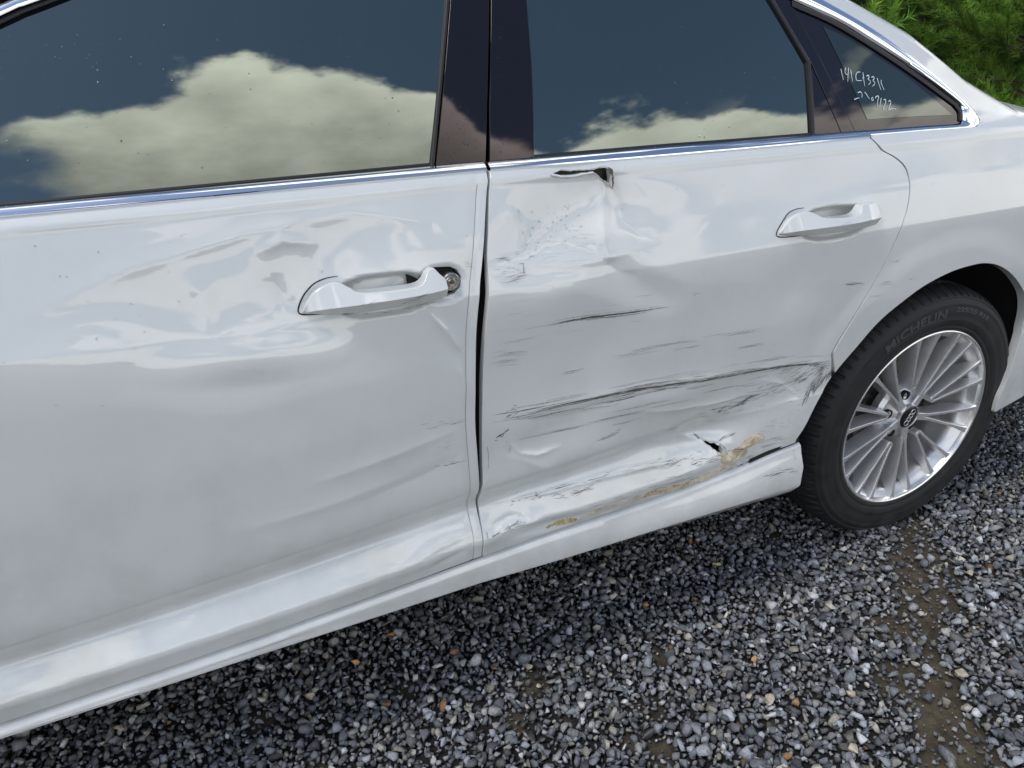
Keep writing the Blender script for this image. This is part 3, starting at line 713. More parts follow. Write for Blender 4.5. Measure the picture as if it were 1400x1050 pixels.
# ---------------------------------------------------------------- door handles
def handle(sec, Yf, parent):
    """sec: (x, z low, z crease, z top, stand-off of the crease); the upper face is one sloping plane"""
    V = []; F = []; P = smooth_line(sec, 48); k = 6
    for x, zl, zc, zh, st in P:
        y0 = float(Yf(x, zc)); yt = max(st-.62*(zh-zc), .007)
        for z, v in ((zl+.002, -.004), (zl, max(.003, st-.009)), (zc, st), (zh-.0012, yt), (zh, yt-.0022), (zh-.001, -.004)): V.append((x, y0-v, z))
    for i in range(len(P)-1):
        for j in range(k): F.append([i*k+j, i*k+(j+1) % k, (i+1)*k+(j+1) % k, (i+1)*k+j])
    F.append(list(range(k))); F.append([(len(P)-1)*k+q for q in range(k)])
    o = mk('door_handle', V, F, PAINT, parent); fix_normals(o, True, 20)
    m = o.modifiers.new('b', 'BEVEL'); m.width = .0014; m.segments = 3; m.limit_method = 'ANGLE'; m.angle_limit = R(20)
    return o
hF = handle([(-1.470, .8725, .8735, .8765, .004), (-1.463, .8705, .8750, .8890, .009), (-1.450, .8695, .8775, .9030, .016), (-1.433, .8688, .8795, .9105, .0225), (-1.418, .8684, .8805, .9120, .0265), (-1.403, .8680, .8812, .9040, .0290), (-1.389, .8678, .8818, .8965, .0310), (-1.345, .8682, .8828, .8945, .0335), (-1.306, .8692, .8840, .8955, .0330), (-1.294, .8700, .8846, .9010, .0325), (-1.286, .8706, .8850, .9130, .0320), (-1.276, .8715, .8858, .9165, .0310), (-1.268, .8722, .8862, .9075, .0300), (-1.2605, .8732, .8868, .9000, .0285)], lambda x, z: Ybase(x, .88)+.006, front_door)
hR = handle([(-0.595, .8930, .8940, .8970, .004), (-0.586, .8905, .8950, .9090, .009), (-0.572, .8893, .8975, .9220, .016), (-0.552, .8884, .8995, .9295, .0225), (-0.533, .8878, .9005, .9310, .0265), (-0.515, .8872, .9010, .9240, .0290), (-0.497, .8868, .9014, .9165, .0310), (-0.447, .8866, .9020, .9135, .0330), (-0.417, .8870, .9026, .9140, .0330), (-0.404, .8874, .9030, .9190, .0325), (-0.394, .8878, .9034, .9310, .0320), (-0.373, .8886, .9040, .9325, .0300), (-0.351, .8900, .9044, .9305, .0260), (-0.338, .8930, .9050, .9240, .0200), (-0.329, .8990, .9056, .9140, .0120)], lambda x, z: Ybase(x, .90), rear_door)
# parting line of the rear handle's end cap
V = []; F = []
ribbon(V, F, [(-.355, .890+i*.0045) for i in range(10)], [.0011]*10, lambda x, z: Ybase(x, .90)-np.interp(z, [.889, .9043, .931], [.018, .0272, .0035]), .0006)
mk('handle_joint', V, F, RUBBER, rear_door)
# black ribbon painting the gasket and its shadow line round the front ends of both handles
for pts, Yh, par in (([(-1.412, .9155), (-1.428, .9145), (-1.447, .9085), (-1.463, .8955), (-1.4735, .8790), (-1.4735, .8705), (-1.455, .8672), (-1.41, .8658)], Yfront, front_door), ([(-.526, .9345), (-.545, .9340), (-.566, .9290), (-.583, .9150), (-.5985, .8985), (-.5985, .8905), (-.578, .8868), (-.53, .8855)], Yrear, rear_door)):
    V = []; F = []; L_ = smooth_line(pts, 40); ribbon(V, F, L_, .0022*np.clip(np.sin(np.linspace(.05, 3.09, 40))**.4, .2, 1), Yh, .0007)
    mk('handle_gap_shade', V, F, BLACK, par)
# exposed lock cylinder behind the displaced front handle
yb = float(Ybase(-1.245, .889))
def disc(name, cx, cz, r, y0, y1, m, parent, seg=28, bev=.0015):
    o = lathe(name, [(0.0001, y0+.0006), (r*.25, y0+.0006), (r-bev, y0), (r, y0+bev), (r, y1)], m, parent, seg)
    o.location = (cx, 0, cz); return o
back_sheet('lock_cavity', -1.31, -1.215, .85, .93, .022, BLACK, front_door)
disc('lock_housing', -1.245, .8885, .0140, yb+.004, yb+.03, STEEL, front_door)
disc('lock_housing', -1.248, .8885, .0090, yb-.001, yb+.02, STEEL, front_door)
disc('key_cylinder', -1.247, .8885, .0065, yb-.003, yb+.01, mat('brass_key_cylinder', (.35, .31, .24), .35, .9), front_door)
V = []; F = []
ribbon(V, F, [(-1.251+i*.002, .8885) for i in range(5)], [.0012]*5, lambda x, z: yb-.003, .0003)
mk('key_slot', V, F, BLACK, front_door)
# black block painting the shade in the open gap under the front end of the front handle
V = [(-1.426, 0, .868), (-1.392, 0, .868), (-1.394, 0, .8615), (-1.410, 0, .8620)]
V = [(x, float(Yfront(x, z))-.004, z) for x, _, z in V]+[(x, float(Yfront(x, z))+.012, z) for x, _, z in V]
o = mk('handle_gap_shade', V, [[0, 1, 2, 3], [7, 6, 5, 4]]+[[i, (i+1) % 4, 4+(i+1) % 4, 4+i] for i in range(4)], BLACK, front_door); fix_normals(o, False)
def vnoise(x, y, s, seed=0):
    r = np.random.default_rng(seed); T = r.random((64, 64)); x = x/s; y = y/s
    xi = np.floor(x).astype(int); yi = np.floor(y).astype(int); fx = x-xi; fy = y-yi; fx = fx*fx*(3-2*fx); fy = fy*fy*(3-2*fy)
    g = lambda a, b: T[a % 64, b % 64]
    return (g(xi, yi)*(1-fx)+g(xi+1, yi)*fx)*(1-fy)+(g(xi, yi+1)*(1-fx)+g(xi+1, yi+1)*fx)*fy
# ---------------------------------------------------------------- scrapes, filler, scuffs
Yr, Yf_ = Yrear, Yfront
def S(line, **k):
    k['width'] = k.get('width', .0016)*.40; k['n'] = int(k.get('n', 6)*1.7); k['spread'] = k.get('spread', .004)*1.9; k['wob'] = k.get('wob', .0008)*.6; k['minf'] = k.get('minf', .08)*.6; k['maxf'] = k.get('maxf', .5)*.7
    return scratch('scratch', line, k.pop('Y', Yr), k.pop('parent', rear_door), **k)
S([(-1.092, .797), (-1.015, .7955), (-.927, .792), (-.818, .790)], n=9, spread=.0011, width=.0020, minf=.25, maxf=.7, wob=.0004)
S([(-1.085, .7965), (-1.015, .7952), (-.927, .792), (-.822, .790)], n=3, spread=.0002, width=.0036, minf=1.0, maxf=1.35, wob=.0006)
S([(-1.03, .795), (-.93, .792)], n=5, spread=.002, width=.0014, minf=.1, maxf=.3)
S([(-1.19, .6445), (-1.127, .641), (-1.026, .639), (-.902, .638), (-.748, .628), (-.599, .622), (-.376, .599)], n=26, spread=.0022, width=.0022, minf=.07, maxf=.3, wob=.0007)
S([(-1.18, .643), (-1.127, .641), (-1.026, .639), (-.902, .638), (-.748, .628), (-.599, .622), (-.40, .601)], n=9, spread=.0007, width=.0034, minf=.25, maxf=.7, wob=.0008)
S([(-1.169, .630), (-1.07, .630), (-.949, .629), (-.852, .634), (-.70, .625)], n=14, spread=.003, width=.0016, minf=.06, maxf=.25)
S([(-1.15, .648), (-.9, .646), (-.62, .632), (-.40, .608)], n=12, spread=.003, width=.0010, minf=.05, maxf=.25, m=SCRG)
S([(-.725, .5445), (-.690, .546), (-.658, .552), (-.62, .558), (-.582, .563)], n=16, spread=.003, width=.0040, minf=.10, maxf=.35, wob=.001)
S([(-.735, .541), (-.66, .548), (-.58, .556), (-.50, .560)], n=12, spread=.005, width=.0016, minf=.05, maxf=.2)
S([(-.60, .560), (-.52, .575), (-.45, .585), (-.41, .588)], n=16, spread=.008, width=.0022, minf=.05, maxf=.2)
S([(-.82, .525), (-.76, .531), (-.66, .533), (-.56, .538)], n=8, spread=.004, width=.0015, minf=.05, maxf=.18)
S([(-.985, .553), (-.955, .5525), (-.920, .556)], n=5, spread=.0012, width=.0020, minf=.3, maxf=.8)
S([(-.556, .605), (-.48, .600), (-.418, .594), (-.39, .592)], n=10, spread=.003, width=.0018, minf=.1, maxf=.35)
for k in range(9):
    x0 = -.47+.010*k; z0 = .512+.006*k
    S([(x0, z0), (x0+.012, z0+.022), (x0+.022, z0+.040+.004*random.random())], n=3, spread=.0022, width=.0032, minf=.4, maxf=1.0, wob=.0012)
S([(-.46, .545), (-.43, .565), (-.41, .585)], n=26, spread=.006, width=.0030, minf=.15, maxf=.4)
S([(-.50, .575), (-.44, .592), (-.40, .597)], n=20, spread=.004, width=.0028, minf=.15, maxf=.4)
S([(-.52, .535), (-.44, .545)], n=8, spread=.010, width=.0018, minf=.1, maxf=.3)
# lower edge fold: chipped paint
S([(-1.19, .461), (-1.06, .4615), (-.92, .463), (-.78, .458)], n=22, spread=.0016, width=.0012, minf=.03, maxf=.14, m=SCRG)
S([(-1.16, .459), (-1.12, .463), (-1.09, .462)], n=7, spread=.0025, width=.0032, minf=.06, maxf=.18, wob=.002)
S([(-1.09, .463), (-.92, .465)], n=10, spread=.002, width=.0018, minf=.03, maxf=.1)
S([(-.86, .458), (-.72, .452)], n=8, spread=.002, width=.0018, minf=.03, maxf=.1)
S([(-1.185, .599), (-1.172, .604), (-1.155, .614)], n=6, spread=.0013, width=.0036, minf=.25, maxf=.6, wob=.0015)
S([(-1.165, .640), (-1.148, .646), (-1.135, .645)], n=6, spread=.0025, width=.0032, minf=.25, maxf=.6, wob=.0015)
S([(-1.200, .60), (-1.196, .57), (-1.198, .54)], n=6, spread=.001, width=.0016, minf=.2, maxf=.5, wob=.001)
S([(-1.165, .575), (-1.15, .580)], n=4, spread=.003, width=.0016, minf=.3, maxf=.6, wob=.0015)
S([(-1.173, .912), (-1.133, .9125)], n=4, spread=.0012, width=.0015, minf=.3, maxf=.8)
S([(-1.178, .880), (-1.15, .881), (-1.114, .884)], n=6, spread=.0014, width=.0016, minf=.3, maxf=.8, m=SCRG)
S([(-1.17, .900), (-1.12, .898)], n=9, spread=.006, width=.0016, minf=.1, maxf=.3, m=SCRG)
S([(-1.125, .888), (-1.120, .893)], n=3, spread=.002, width=.0025, minf=.6, maxf=.9, m=SCRG)
S([(-1.194, .758), (-1.16, .757), (-1.113, .753)], n=6, spread=.0014, width=.0013, minf=.3, maxf=.8, m=SCRG)
S([(-1.195, .743), (-1.126, .739)], n=6, spread=.002, width=.0012, minf=.3, maxf=.8, m=SCRG)
S([(-1.19, .80), (-1.0, .80), (-.85, .795)], n=10, spread=.008, width=.0010, minf=.08, maxf=.3, m=SCRG)
S([(-.80, .807), (-.77, .806)], n=3, spread=.001, width=.0013, minf=.3, maxf=.8, m=SCRG)
S([(-.412, .773), (-.37, .7685), (-.335, .764)], n=6, spread=.0009, width=.0016, minf=.3, maxf=.8)
S([(-1.15, .935), (-1.0, .93), (-.9, .925)], n=10, spread=.018, width=.0011, minf=.05, maxf=.25, m=SCRL)
S([(-1.10, .905), (-1.0, .905), (-.96, .90)], n=12, spread=.010, width=.0022, minf=.1, maxf=.4, m=SCRL)
for ln_ in ([(-.309, .758), (-.249, .751)], [(-.30, .763), (-.258, .758)], [(-.277, .804), (-.239, .799)], [(-.209, .757), (-.173, .755)], [(-.33, .735), (-.28, .732)]):
    S(ln_, Y=Yquart, parent=quarter, n=3, spread=.0007, width=.0013, minf=.3, maxf=.8, m=SCRG)
S([(-1.317, .656), (-1.27, .653), (-1.224, .652)], Y=Yf_, parent=front_door, n=6, spread=.0014, width=.0014, minf=.15, maxf=.5)
S([(-1.296, .578), (-1.27, .575), (-1.237, .572)], Y=Yf_, parent=front_door, n=6, spread=.0014, width=.0018, minf=.15, maxf=.4, wob=.001)
S([(-1.30, .605), (-1.25, .61)], Y=Yf_, parent=front_door, n=4, spread=.004, width=.0012, minf=.2, maxf=.5, m=SCRG)
S([(-1.285, .845), (-1.262, .815), (-1.238, .775)], Y=Yf_, parent=front_door, n=7, spread=.0015, width=.0018, minf=.1, maxf=.35, m=SCRL)
S([(-1.225, .91), (-1.205, .91)], Y=Yf_, parent=front_door, n=3, spread=.003, width=.001, minf=.4, maxf=.9, m=SCRG)
Yhf = lambda x, z: Ybase(x, z)+.006-.0372
S([(-1.40, .883), (-1.37, .8845), (-1.36, .8855)], Y=Yhf, parent=front_door, n=5, spread=.0006, width=.0013, minf=.2, maxf=.6)
S([(-1.34, .878), (-1.30, .884), (-1.285, .890)], Y=Yhf, parent=front_door, n=6, spread=.001, width=.0011, minf=.3, maxf=.8)
S([(-1.40, .8695), (-1.33, .8690), (-1.27, .875)], Y=lambda x, z: Ybase(x, z)+.006-.034, parent=front_door, n=9, spread=.0006, width=.0013, minf=.06, maxf=.25)
S([(-.475, .905), (-.44, .9055)], Y=lambda x, z: Ybase(x, z)-.0362, parent=rear_door, n=4, spread=.0006, width=.0012, minf=.2, maxf=.6, m=SCRG)
Ysk = lambda x, z: np.interp(z, *zip(*sorted([(a, b) for a, b in skirt_section(float(np.mean(x)))][2:10])))
S([(-.575, .372), (-.52, .372), (-.465, .366)], Y=Ysk, parent=skirt, n=10, spread=.0022, width=.0018, minf=.2, maxf=.6)
S([(-.485, .40), (-.472, .394)], Y=Ysk, parent=skirt, n=5, spread=.003, width=.0013, minf=.4, maxf=.9)
S([(-.70, .388), (-.64, .386)], Y=Ysk, parent=skirt, n=5, spread=.003, width=.0012, minf=.2, maxf=.5, m=SCRG)
V = []; F = []; hem = smooth_line([(x-.0165, z) for x, z in seamL[1:]], 70)
ribbon(V, F, hem, [.0008]*70, Yf_, .0004); mk('hem_line', V, F, SCRG, front_door)
# flaked lip of the split in the lower door
V = []; F = []
for i, (x, z) in enumerate(smooth_line([(-.726, .4885), (-.714, .4815), (-.702, .4760), (-.692, .4750), (-.680, .4680), (-.672, .4590), (-.668, .4470)], 40)):
    y = float(Yr(x, z+.003)); k = .0012*math.sin(i*1.9)+.0008*math.sin(i*4.3)
    V += [(x, y-.0006, z+.0036+k), (x, y-.0034-.8*abs(k), z+.0008), (x, y+.002, z-.0014-k)]
for i in range(39):
    for j in range(2): F.append([i*3+j, (i+1)*3+j, (i+1)*3+j+1, i*3+j+1])
mk('torn_edge', V, F, SCRL, rear_door)
S([(-.735, .497), (-.728, .490), (-.722, .484)], n=4, spread=.0006, width=.0028, minf=.5, maxf=1.2)
S([(-.69, .472), (-.66, .482), (-.63, .486)], n=4, spread=.0008, width=.0020, minf=.4, maxf=1.0)
S([(-.66, .452), (-.63, .447), (-.612, .444)], n=5, spread=.0008, width=.0024, minf=.4, maxf=1.0, off=.0042)
for k in range(34):
    x0 = random.uniform(-1.19, -.62); l = random.uniform(.05, .22); z0 = random.uniform(.53, .72) if k % 3 else random.uniform(.60, .66); sl = -.03+.01*random.random()
    S([(x0, z0), (x0+l*.5, z0+l*.5*sl+random.gauss(0, .001)), (min(x0+l, -.42), z0+l*sl)], n=2, spread=.0010, width=random.uniform(.0014, .0026), minf=.5, maxf=1.3, m=(SCR if k % 4 == 0 else SCRG), wob=.0005)
for k in range(16):
    x0 = random.uniform(-1.18, -.55); l = random.uniform(.03, .10); z0 = random.uniform(.405, .47)
    S([(x0, z0), (x0+l*.5, z0+random.gauss(0, .0015)), (x0+l, z0+random.gauss(0, .001))], n=4, spread=.0018, width=.0024, minf=.2, maxf=.8, m=(SCR if k % 3 == 0 else SCRG), wob=.001)
# body filler broken open over the wheel end of the sill
def lump(name, outline, Yf, amp, m, parent, sp=.0035, base=.0008):
    ol = smooth_line(outline+[outline[0]], len(outline)*7)[:-1]
    ol = [(x+random.gauss(0, .0010), z+random.gauss(0, .0010)) for x, z in ol]; P = np.array(ol)
    def Yp(x, z):
        x = np.asarray(x, float); z = np.asarray(z, float)
        d = np.min(np.hypot(np.atleast_1d(x)[:, None]-P[:, 0], np.atleast_1d(z)[:, None]-P[:, 1]), 1).reshape(np.shape(x))
        return Yf(x, z)-base-np.clip(d/.006, 0, 1)*amp*(.6+1.5*(vnoise(x, z, .011, 31)-.5)+.9*(vnoise(x, z, .005, 32)-.5))
    return panel(name, ol, Yp, sp, m, parent, flange=.003)
lump('exposed_filler', [(-.684, .432), (-.678, .448), (-.665, .446), (-.654, .449), (-.640, .452), (-.623, .460), (-.608, .466), (-.595, .472), (-.573, .470), (-.564, .457), (-.580, .450), (-.597, .447), (-.612, .445), (-.611, .434), (-.630, .424), (-.642, .414), (-.658, .410), (-.668, .421)], Yr, .0030, PUTTY, rear_door)
strip = [(-1.09, .3945), (-1.06, .3965), (-1.024, .394), (-.985, .3995), (-.945, .4015), (-.925, .4045), (-.88, .4055), (-.838, .4020), (-.80, .4005), (-.745, .3995), (-.70, .4045), (-.660, .4125)]
def run(i0, i1, wid, m, name):
    P = smooth_line(strip[i0:i1], 14); up = [(x, z+wid*random.uniform(.15, .9)) for x, z in P[1:-1]]; lo = [(x, z-wid*random.uniform(.1, .6)) for x, z in P[1:-1]]
    lump(name, [P[0]]+lo[::2]+[P[-1]]+up[::-2], Yr, .0008, m, rear_door, .003, .0006)
run(0, 3, .0075, OCHRE, 'ochre_primer_streak'); run(4, 7, .006, PUTTY, 'exposed_filler'); run(6, 10, .009, OCHRE, 'ochre_primer_streak'); run(7, 12, .014, PUTTY, 'exposed_filler'); run(2, 6, .007, PUTTY, 'exposed_filler'); run(5, 9, .008, PUTTY, 'exposed_filler')
S([(-1.08, .400), (-.95, .406), (-.84, .409), (-.70, .408)], n=22, spread=.004, width=.0016, minf=.02, maxf=.10)
S([(-1.05, .398), (-.90, .404), (-.75, .402)], n=14, spread=.006, width=.0014, minf=.02, maxf=.10, m=SCRG)
S([(-1.205, .412), (-1.17, .420), (-1.14, .428)], n=8, spread=.002, width=.0030, minf=.15, maxf=.4, m=SCRG, wob=.0015)
S([(-1.21, .425), (-1.21, .41)], n=3, spread=.001, width=.002, minf=.4, maxf=.9)
S([(-.60, .472), (-.55, .476), (-.49, .478)], n=8, spread=.003, width=.0016, minf=.1, maxf=.35, m=SCRG)

# ---------------------------------------------------------------- rain drops
_dm = []
def drops(name, pts, Yf, parent, rmin, rmax, flat=.45, m=None):
    ring = [(math.cos(a), math.sin(a)) for a in np.linspace(0, 2*math.pi, 9)[:-1]]; V = []; F = []
    for x, z in pts:
        r = rmin+(rmax-rmin)*random.random()**2.5; y = float(Yf(x, z)); n = surf_n(Yf, np.array([x]), np.array([z]))[0]
        n = Vector(n); a = n.cross(Vector((1, 0, 0))).normalized(); b = a.cross(n); c = Vector((x, y, z)); s = len(V); st = random.uniform(.85, 1.35)
        for k, (rr, h) in enumerate(((1, -.1), (.86, .45), (.5, .85))):
            for ca, sa in ring: V.append(tuple(c+b*(ca*r*rr)+a*(sa*r*rr*st)+n*(h*r*flat)))
        V.append(tuple(c+n*(r*flat)))
        for k in range(2):
            for i in range(8): F.append([s+k*8+i, s+k*8+(i+1) % 8, s+(k+1)*8+(i+1) % 8, s+(k+1)*8+i])
        for i in range(8): F.append([s+16+i, s+16+(i+1) % 8, s+24])
    o = mk(name, V, F, m or WATER, parent); fix_normals(o, True, 80); o['kind'] = 'stuff'; return o
def scat(n, x0, x1, z0, z1, f=None):
    out = []
    while len(out) < n:
        x = random.uniform(x0, x1); z = random.uniform(z0, z1)
        if f is None or f(x, z): out.append((x, z))
    return out
drops('rain_drops', scat(70, -2.0, -1.25, 1.06, 1.26, lambda x, z: z < 1.25+.43*(x+1.76) and x < -1.25+.33*(z-1.05))+scat(25, -1.78, -1.62, 1.19, 1.25), Yg(.004), front_door, .0007, .0016)
drops('rain_drops', scat(60, -1.0, -.50, 1.06, 1.28), Yg(.004), rear_door, .0006, .0014)
drops('rain_drops', scat(34, -1.225, -1.165, 1.05, 1.15, lambda x, z: x > -1.235+.35*(z-1.05) and x < -1.16+.27*(z-1.05)), Yg(-.0015), front_door, .0007, .0015)
drops('rain_drops', scat(30, -1.14, -1.07, 1.05, 1.26, lambda x, z: x > -1.14+.25*(z-1.05)), Yg(-.0015), rear_door, .0007, .0015)
drops('rain_drops', scat(90, -2.0, -1.20, .70, 1.0)+scat(40, -1.9, -1.6, .85, 1.0), Yfront, front_door, .0006, .0013, .40, FILM)
drops('rain_drops', scat(130, -1.15, -.30, .60, 1.0), Yrear, rear_door, .0007, .0017, .40, FILM)
drops('rain_drops', scat(70, -1.12, -1.0, .90, .98), Yrear, rear_door, .0008, .0018, .40, FILM)
drops('rain_drops', scat(130, -.18, .40, .85, 1.05), Yquart, quarter, .0007, .0016, .40, FILM)
drops('rain_drops', [(x, float(belt(x))+random.uniform(.004, .0145)) for x in [random.uniform(-2.0, -1.18) for _ in range(90)]], lambda x, z: Yglass(x, z)-.0035, front_door, .0006, .0014)
drops('rain_drops', [(x, float(belt(x))+random.uniform(.004, .0165)) for x in [random.uniform(-1.14, -.33) for _ in range(110)]], lambda x, z: Yglass(x, z)-.0035, rear_door, .0006, .0014)
drops('rain_drops', [(x, random.uniform(1.052, 1.062)) for x in [random.uniform(-.30, 0) for _ in range(40)]], lambda x, z: Yglass(x, z)-.0065, quarter, .0006, .0013)

# ---------------------------------------------------------------- wheels
WC = (0, .0, .347)
wheel = empty('wheel', WC); wheel.parent = car
wheel.rotation_euler = (.0255, 0, -.0262)
sw = [(.2405, .006), (.2440, -.0015), (.2480, -.0045), (.2520, -.0052), (.2560, -.0046), (.2580, -.0056), (.2640, -.0078), (.272, -.0094), (.2745, -.0094), (.2765, -.0088), (.285, -.0098), (.295, -.0100), (.303, -.0094), (.3065, -.0088), (.3085, -.0094), (.314, -.0084), (.3165, -.0074), (.3180, -.0058), (.3215, -.0040), (.3245, -.0024), (.3262, -.0030), (.3285, -.0014), (.331, .0010), (.3345, .0050), (.3380, .0100), (.3412, .0160), (.3440, .0230), (.3462, .0310), (.3480, .0400), (.3490, .0470)]
def groove(y): return [(.3500, y-.0052), (.3440, y-.0040), (.3438, y+.0040), (.3500, y+.0052)]
prof = sw+groove(.056)+[(.3510, .075)]+groove(.096)+[(.3515, .1125)]+groove(.130)+[(.3510, .150)]+groove(.170)
prof += [(a, .226-b) for a, b in sw[::-1]]
pr_ = np.array(prof); sh = (pr_[:, 0] > .3300) & (pr_[:, 1] > .0005) & (pr_[:, 1] < .0495)
mid_ = (pr_[:, 0] > .3495) & (pr_[:, 1] > .06) & (pr_[:, 1] < .17)
SEG = 640
def tread(q, i, a):
    k = i % 8
    if k in (0, 1): q[sh, 0] -= .0042*np.clip((q[sh, 0]-.329)/.006, 0, 1)
    if (i % 8) == 5: q[sh, 0] -= .0022*np.clip((q[sh, 0]-.336)/.004, 0, 1)
    if (i % 10) == 0: q[mid_, 0] -= .003
    return q
lathe('tyre', prof, TYRE, wheel, SEG, tread)
def side_y(r): return float(np.interp(r, [s[0] for s in sw], [s[1] for s in sw]))
rimp = [(.2395, .012), (.2435, .006), (.2445, .001), (.2432, -.0035), (.2405, -.0045), (.2372, -.0028), (.2355, .002), (.2340, .009), (.2290, .016), (.2230, .022), (.2190, .030), (.2165, .045), (.2150, .075), (.2120, .082), (.2105, .10), (.2090, .15), (.2090, .205), (.2200, .215), (.235, .222)]
lathe('rim', rimp[:8], LIPM, wheel, 144); lathe('rim_barrel', rimp[7:], SILVER, wheel, 144)
def yf(r): return float(np.interp(r, [0, .04, .075, .15, .215, .237], [.020, .020, .0185, .012, .0035, -.0005]))
def fin(stations, depth, m, name):
    """stations: (r, angle deg, front half width, back half width)"""
    V = []; F = []
    for r, a, w0, w1 in stations:
        a = R(a); e = np.array([math.cos(a), 0, math.sin(a)]); t = np.array([-math.sin(a), 0, math.cos(a)]); y = yf(r)
        d = depth*(1 if r < .2 else max(.25, 1-(r-.2)/.05))
        for u, v in ((-w1*.62, d), (-w0*1.2, .004), (-w0, 0), (w0, 0), (w0*1.2, .004), (w1*.62, d)):
            V.append(e*r+t*u+np.array([0, y+v, 0]))
    n = len(stations)
    for i in range(n-1):
        for q in range(6): F.append([i*6+q, i*6+(q+1) % 6, (i+1)*6+(q+1) % 6, (i+1)*6+q])
    F.append(list(range(6))); F.append([(n-1)*6+q for q in range(6)])
    o = mk(name, V, F, m, wheel); o.data.materials.append(SPOKEFACE)
    for i in range(n-1): o.data.polygons[i*6+2].material_index = 1
    fix_normals(o, True, 25)
    b = o.modifiers.new('b', 'BEVEL'); b.width = .0007; b.segments = 2; b.limit_method = 'ANGLE'; b.angle_limit = R(25)
    return o
for k in range(10):
    c = -84+36*k; arm = k % 2 == 0
    for s in (-1, 1):
        if arm: st = [(.060, c+s*4.0, .0052, .0075), (.085, c+s*4.6, .0037, .0075), (.12, c+s*5.6, .0033, .0080), (.16, c+s*6.6, .0036, .0085), (.195, c+s*7.2, .0040, .0095), (.222, c+s*7.6, .0052, .012), (.2365, c+s*7.8, .0078, .014)]
        else: st = [(.082, c+s*4.4, .0034, .0060), (.10, c+s*5.0, .0033, .0070), (.13, c+s*5.9, .0034, .0078), (.165, c+s*6.8, .0037, .0085), (.195, c+s*7.3, .0041, .0095), (.222, c+s*7.7, .0054, .012), (.2365, c+s*7.9, .0080, .014)]
        fin(st, .040, SILVER, 'spoke')
    if arm:
        fin([(.026, c, .0105, .013), (.045, c, .0098, .013), (.058, c, .0088, .013), (.066, c, .0082, .012), (.069, c, .0070, .010)], .035, SILVER, 'hub_arm')
    else:
        fin([(.0775, c, .0040, .007), (.0800, c, .0078, .009), (.0835, c, .0092, .010), (.0865, c, .0090, .010)], .040, SILVER, 'spoke_bridge')
lathe('hub', [(.0001, .026), (.030, .026), (.036, .030), (.052, .040), (.070, .046), (.078, .056), (.078, .075), (.001, .075)], SILVER, wheel, 60)
for k in range(5):
    a = R(-48+72*k); r = .056
    o = lathe('bolt_recess', [(.0001, .0405), (.0088, .0405), (.0100, .036), (.0118, .0335), (.0118, .05)], BLACK, wheel, 24); o.location = (r*math.cos(a), 0, r*math.sin(a))
    o = lathe('wheel_bolt', [(.0001, .0375), (.0062, .0375), (.0072, .039), (.0072, .046)], STEEL, wheel, 6); o.location = (r*math.cos(a), 0, r*math.sin(a))
lathe('centre_cap', [(.0001, .0150), (.020, .0152), (.0285, .0165), (.0305, .0180), (.0310, .0215), (.0335, .0220), (.0338, .030)], CAP, wheel, 60)
lathe('cap_rim', [(.0306, .0190), (.0318, .0165), (.0332, .0168), (.0340, .0200), (.0340, .03)], SILVER, wheel, 60)
# four interlinked rings, turned with the wheel
for k in range(4):
    ca = R(62); d = (k-1.5)*.0108; u = np.array([math.cos(ca), 0, math.sin(ca)])
    V = []; F = []
    for i in range(32):
        a = 2*math.pi*i/32
        for b_ in range(6):
            bb = 2*math.pi*b_/6; rr = .0074+.0012*math.cos(bb)
            V.append((u[0]*d+rr*math.cos(a), .0148-.0009*math.sin(bb), u[2]*d+rr*math.sin(a)))
    for i in range(32):
        for b_ in range(6): F.append([i*6+b_, i*6+(b_+1) % 6, ((i+1) % 32)*6+(b_+1) % 6, ((i+1) % 32)*6+b_])
    o = mk('emblem_ring', V, F, RING, wheel); fix_normals(o, True, 80)
lathe('brake_disc', [(.001, .095), (.075, .095), (.078, .105), (.165, .105), (.166, .128), (.07, .128)], DISC, wheel, 72)
# brake caliper
V = []; F = []
for i, a in enumerate(np.linspace(R(150), R(212), 14)):
    for r, y in ((.115, .090), (.130, .078), (.170, .078), (.182, .088), (.182, .14), (.115, .14)): V.append((r*math.cos(a), y, r*math.sin(a)))
for i in range(13):
    for q in range(6): F.append([i*6+q, i*6+(q+1) % 6, (i+1)*6+(q+1) % 6, (i+1)*6+q])
F.append(list(range(6))); F.append([78+q for q in range(6)])
o = mk('brake_caliper', V, F, BLACK, wheel); fix_normals(o, True, 40)
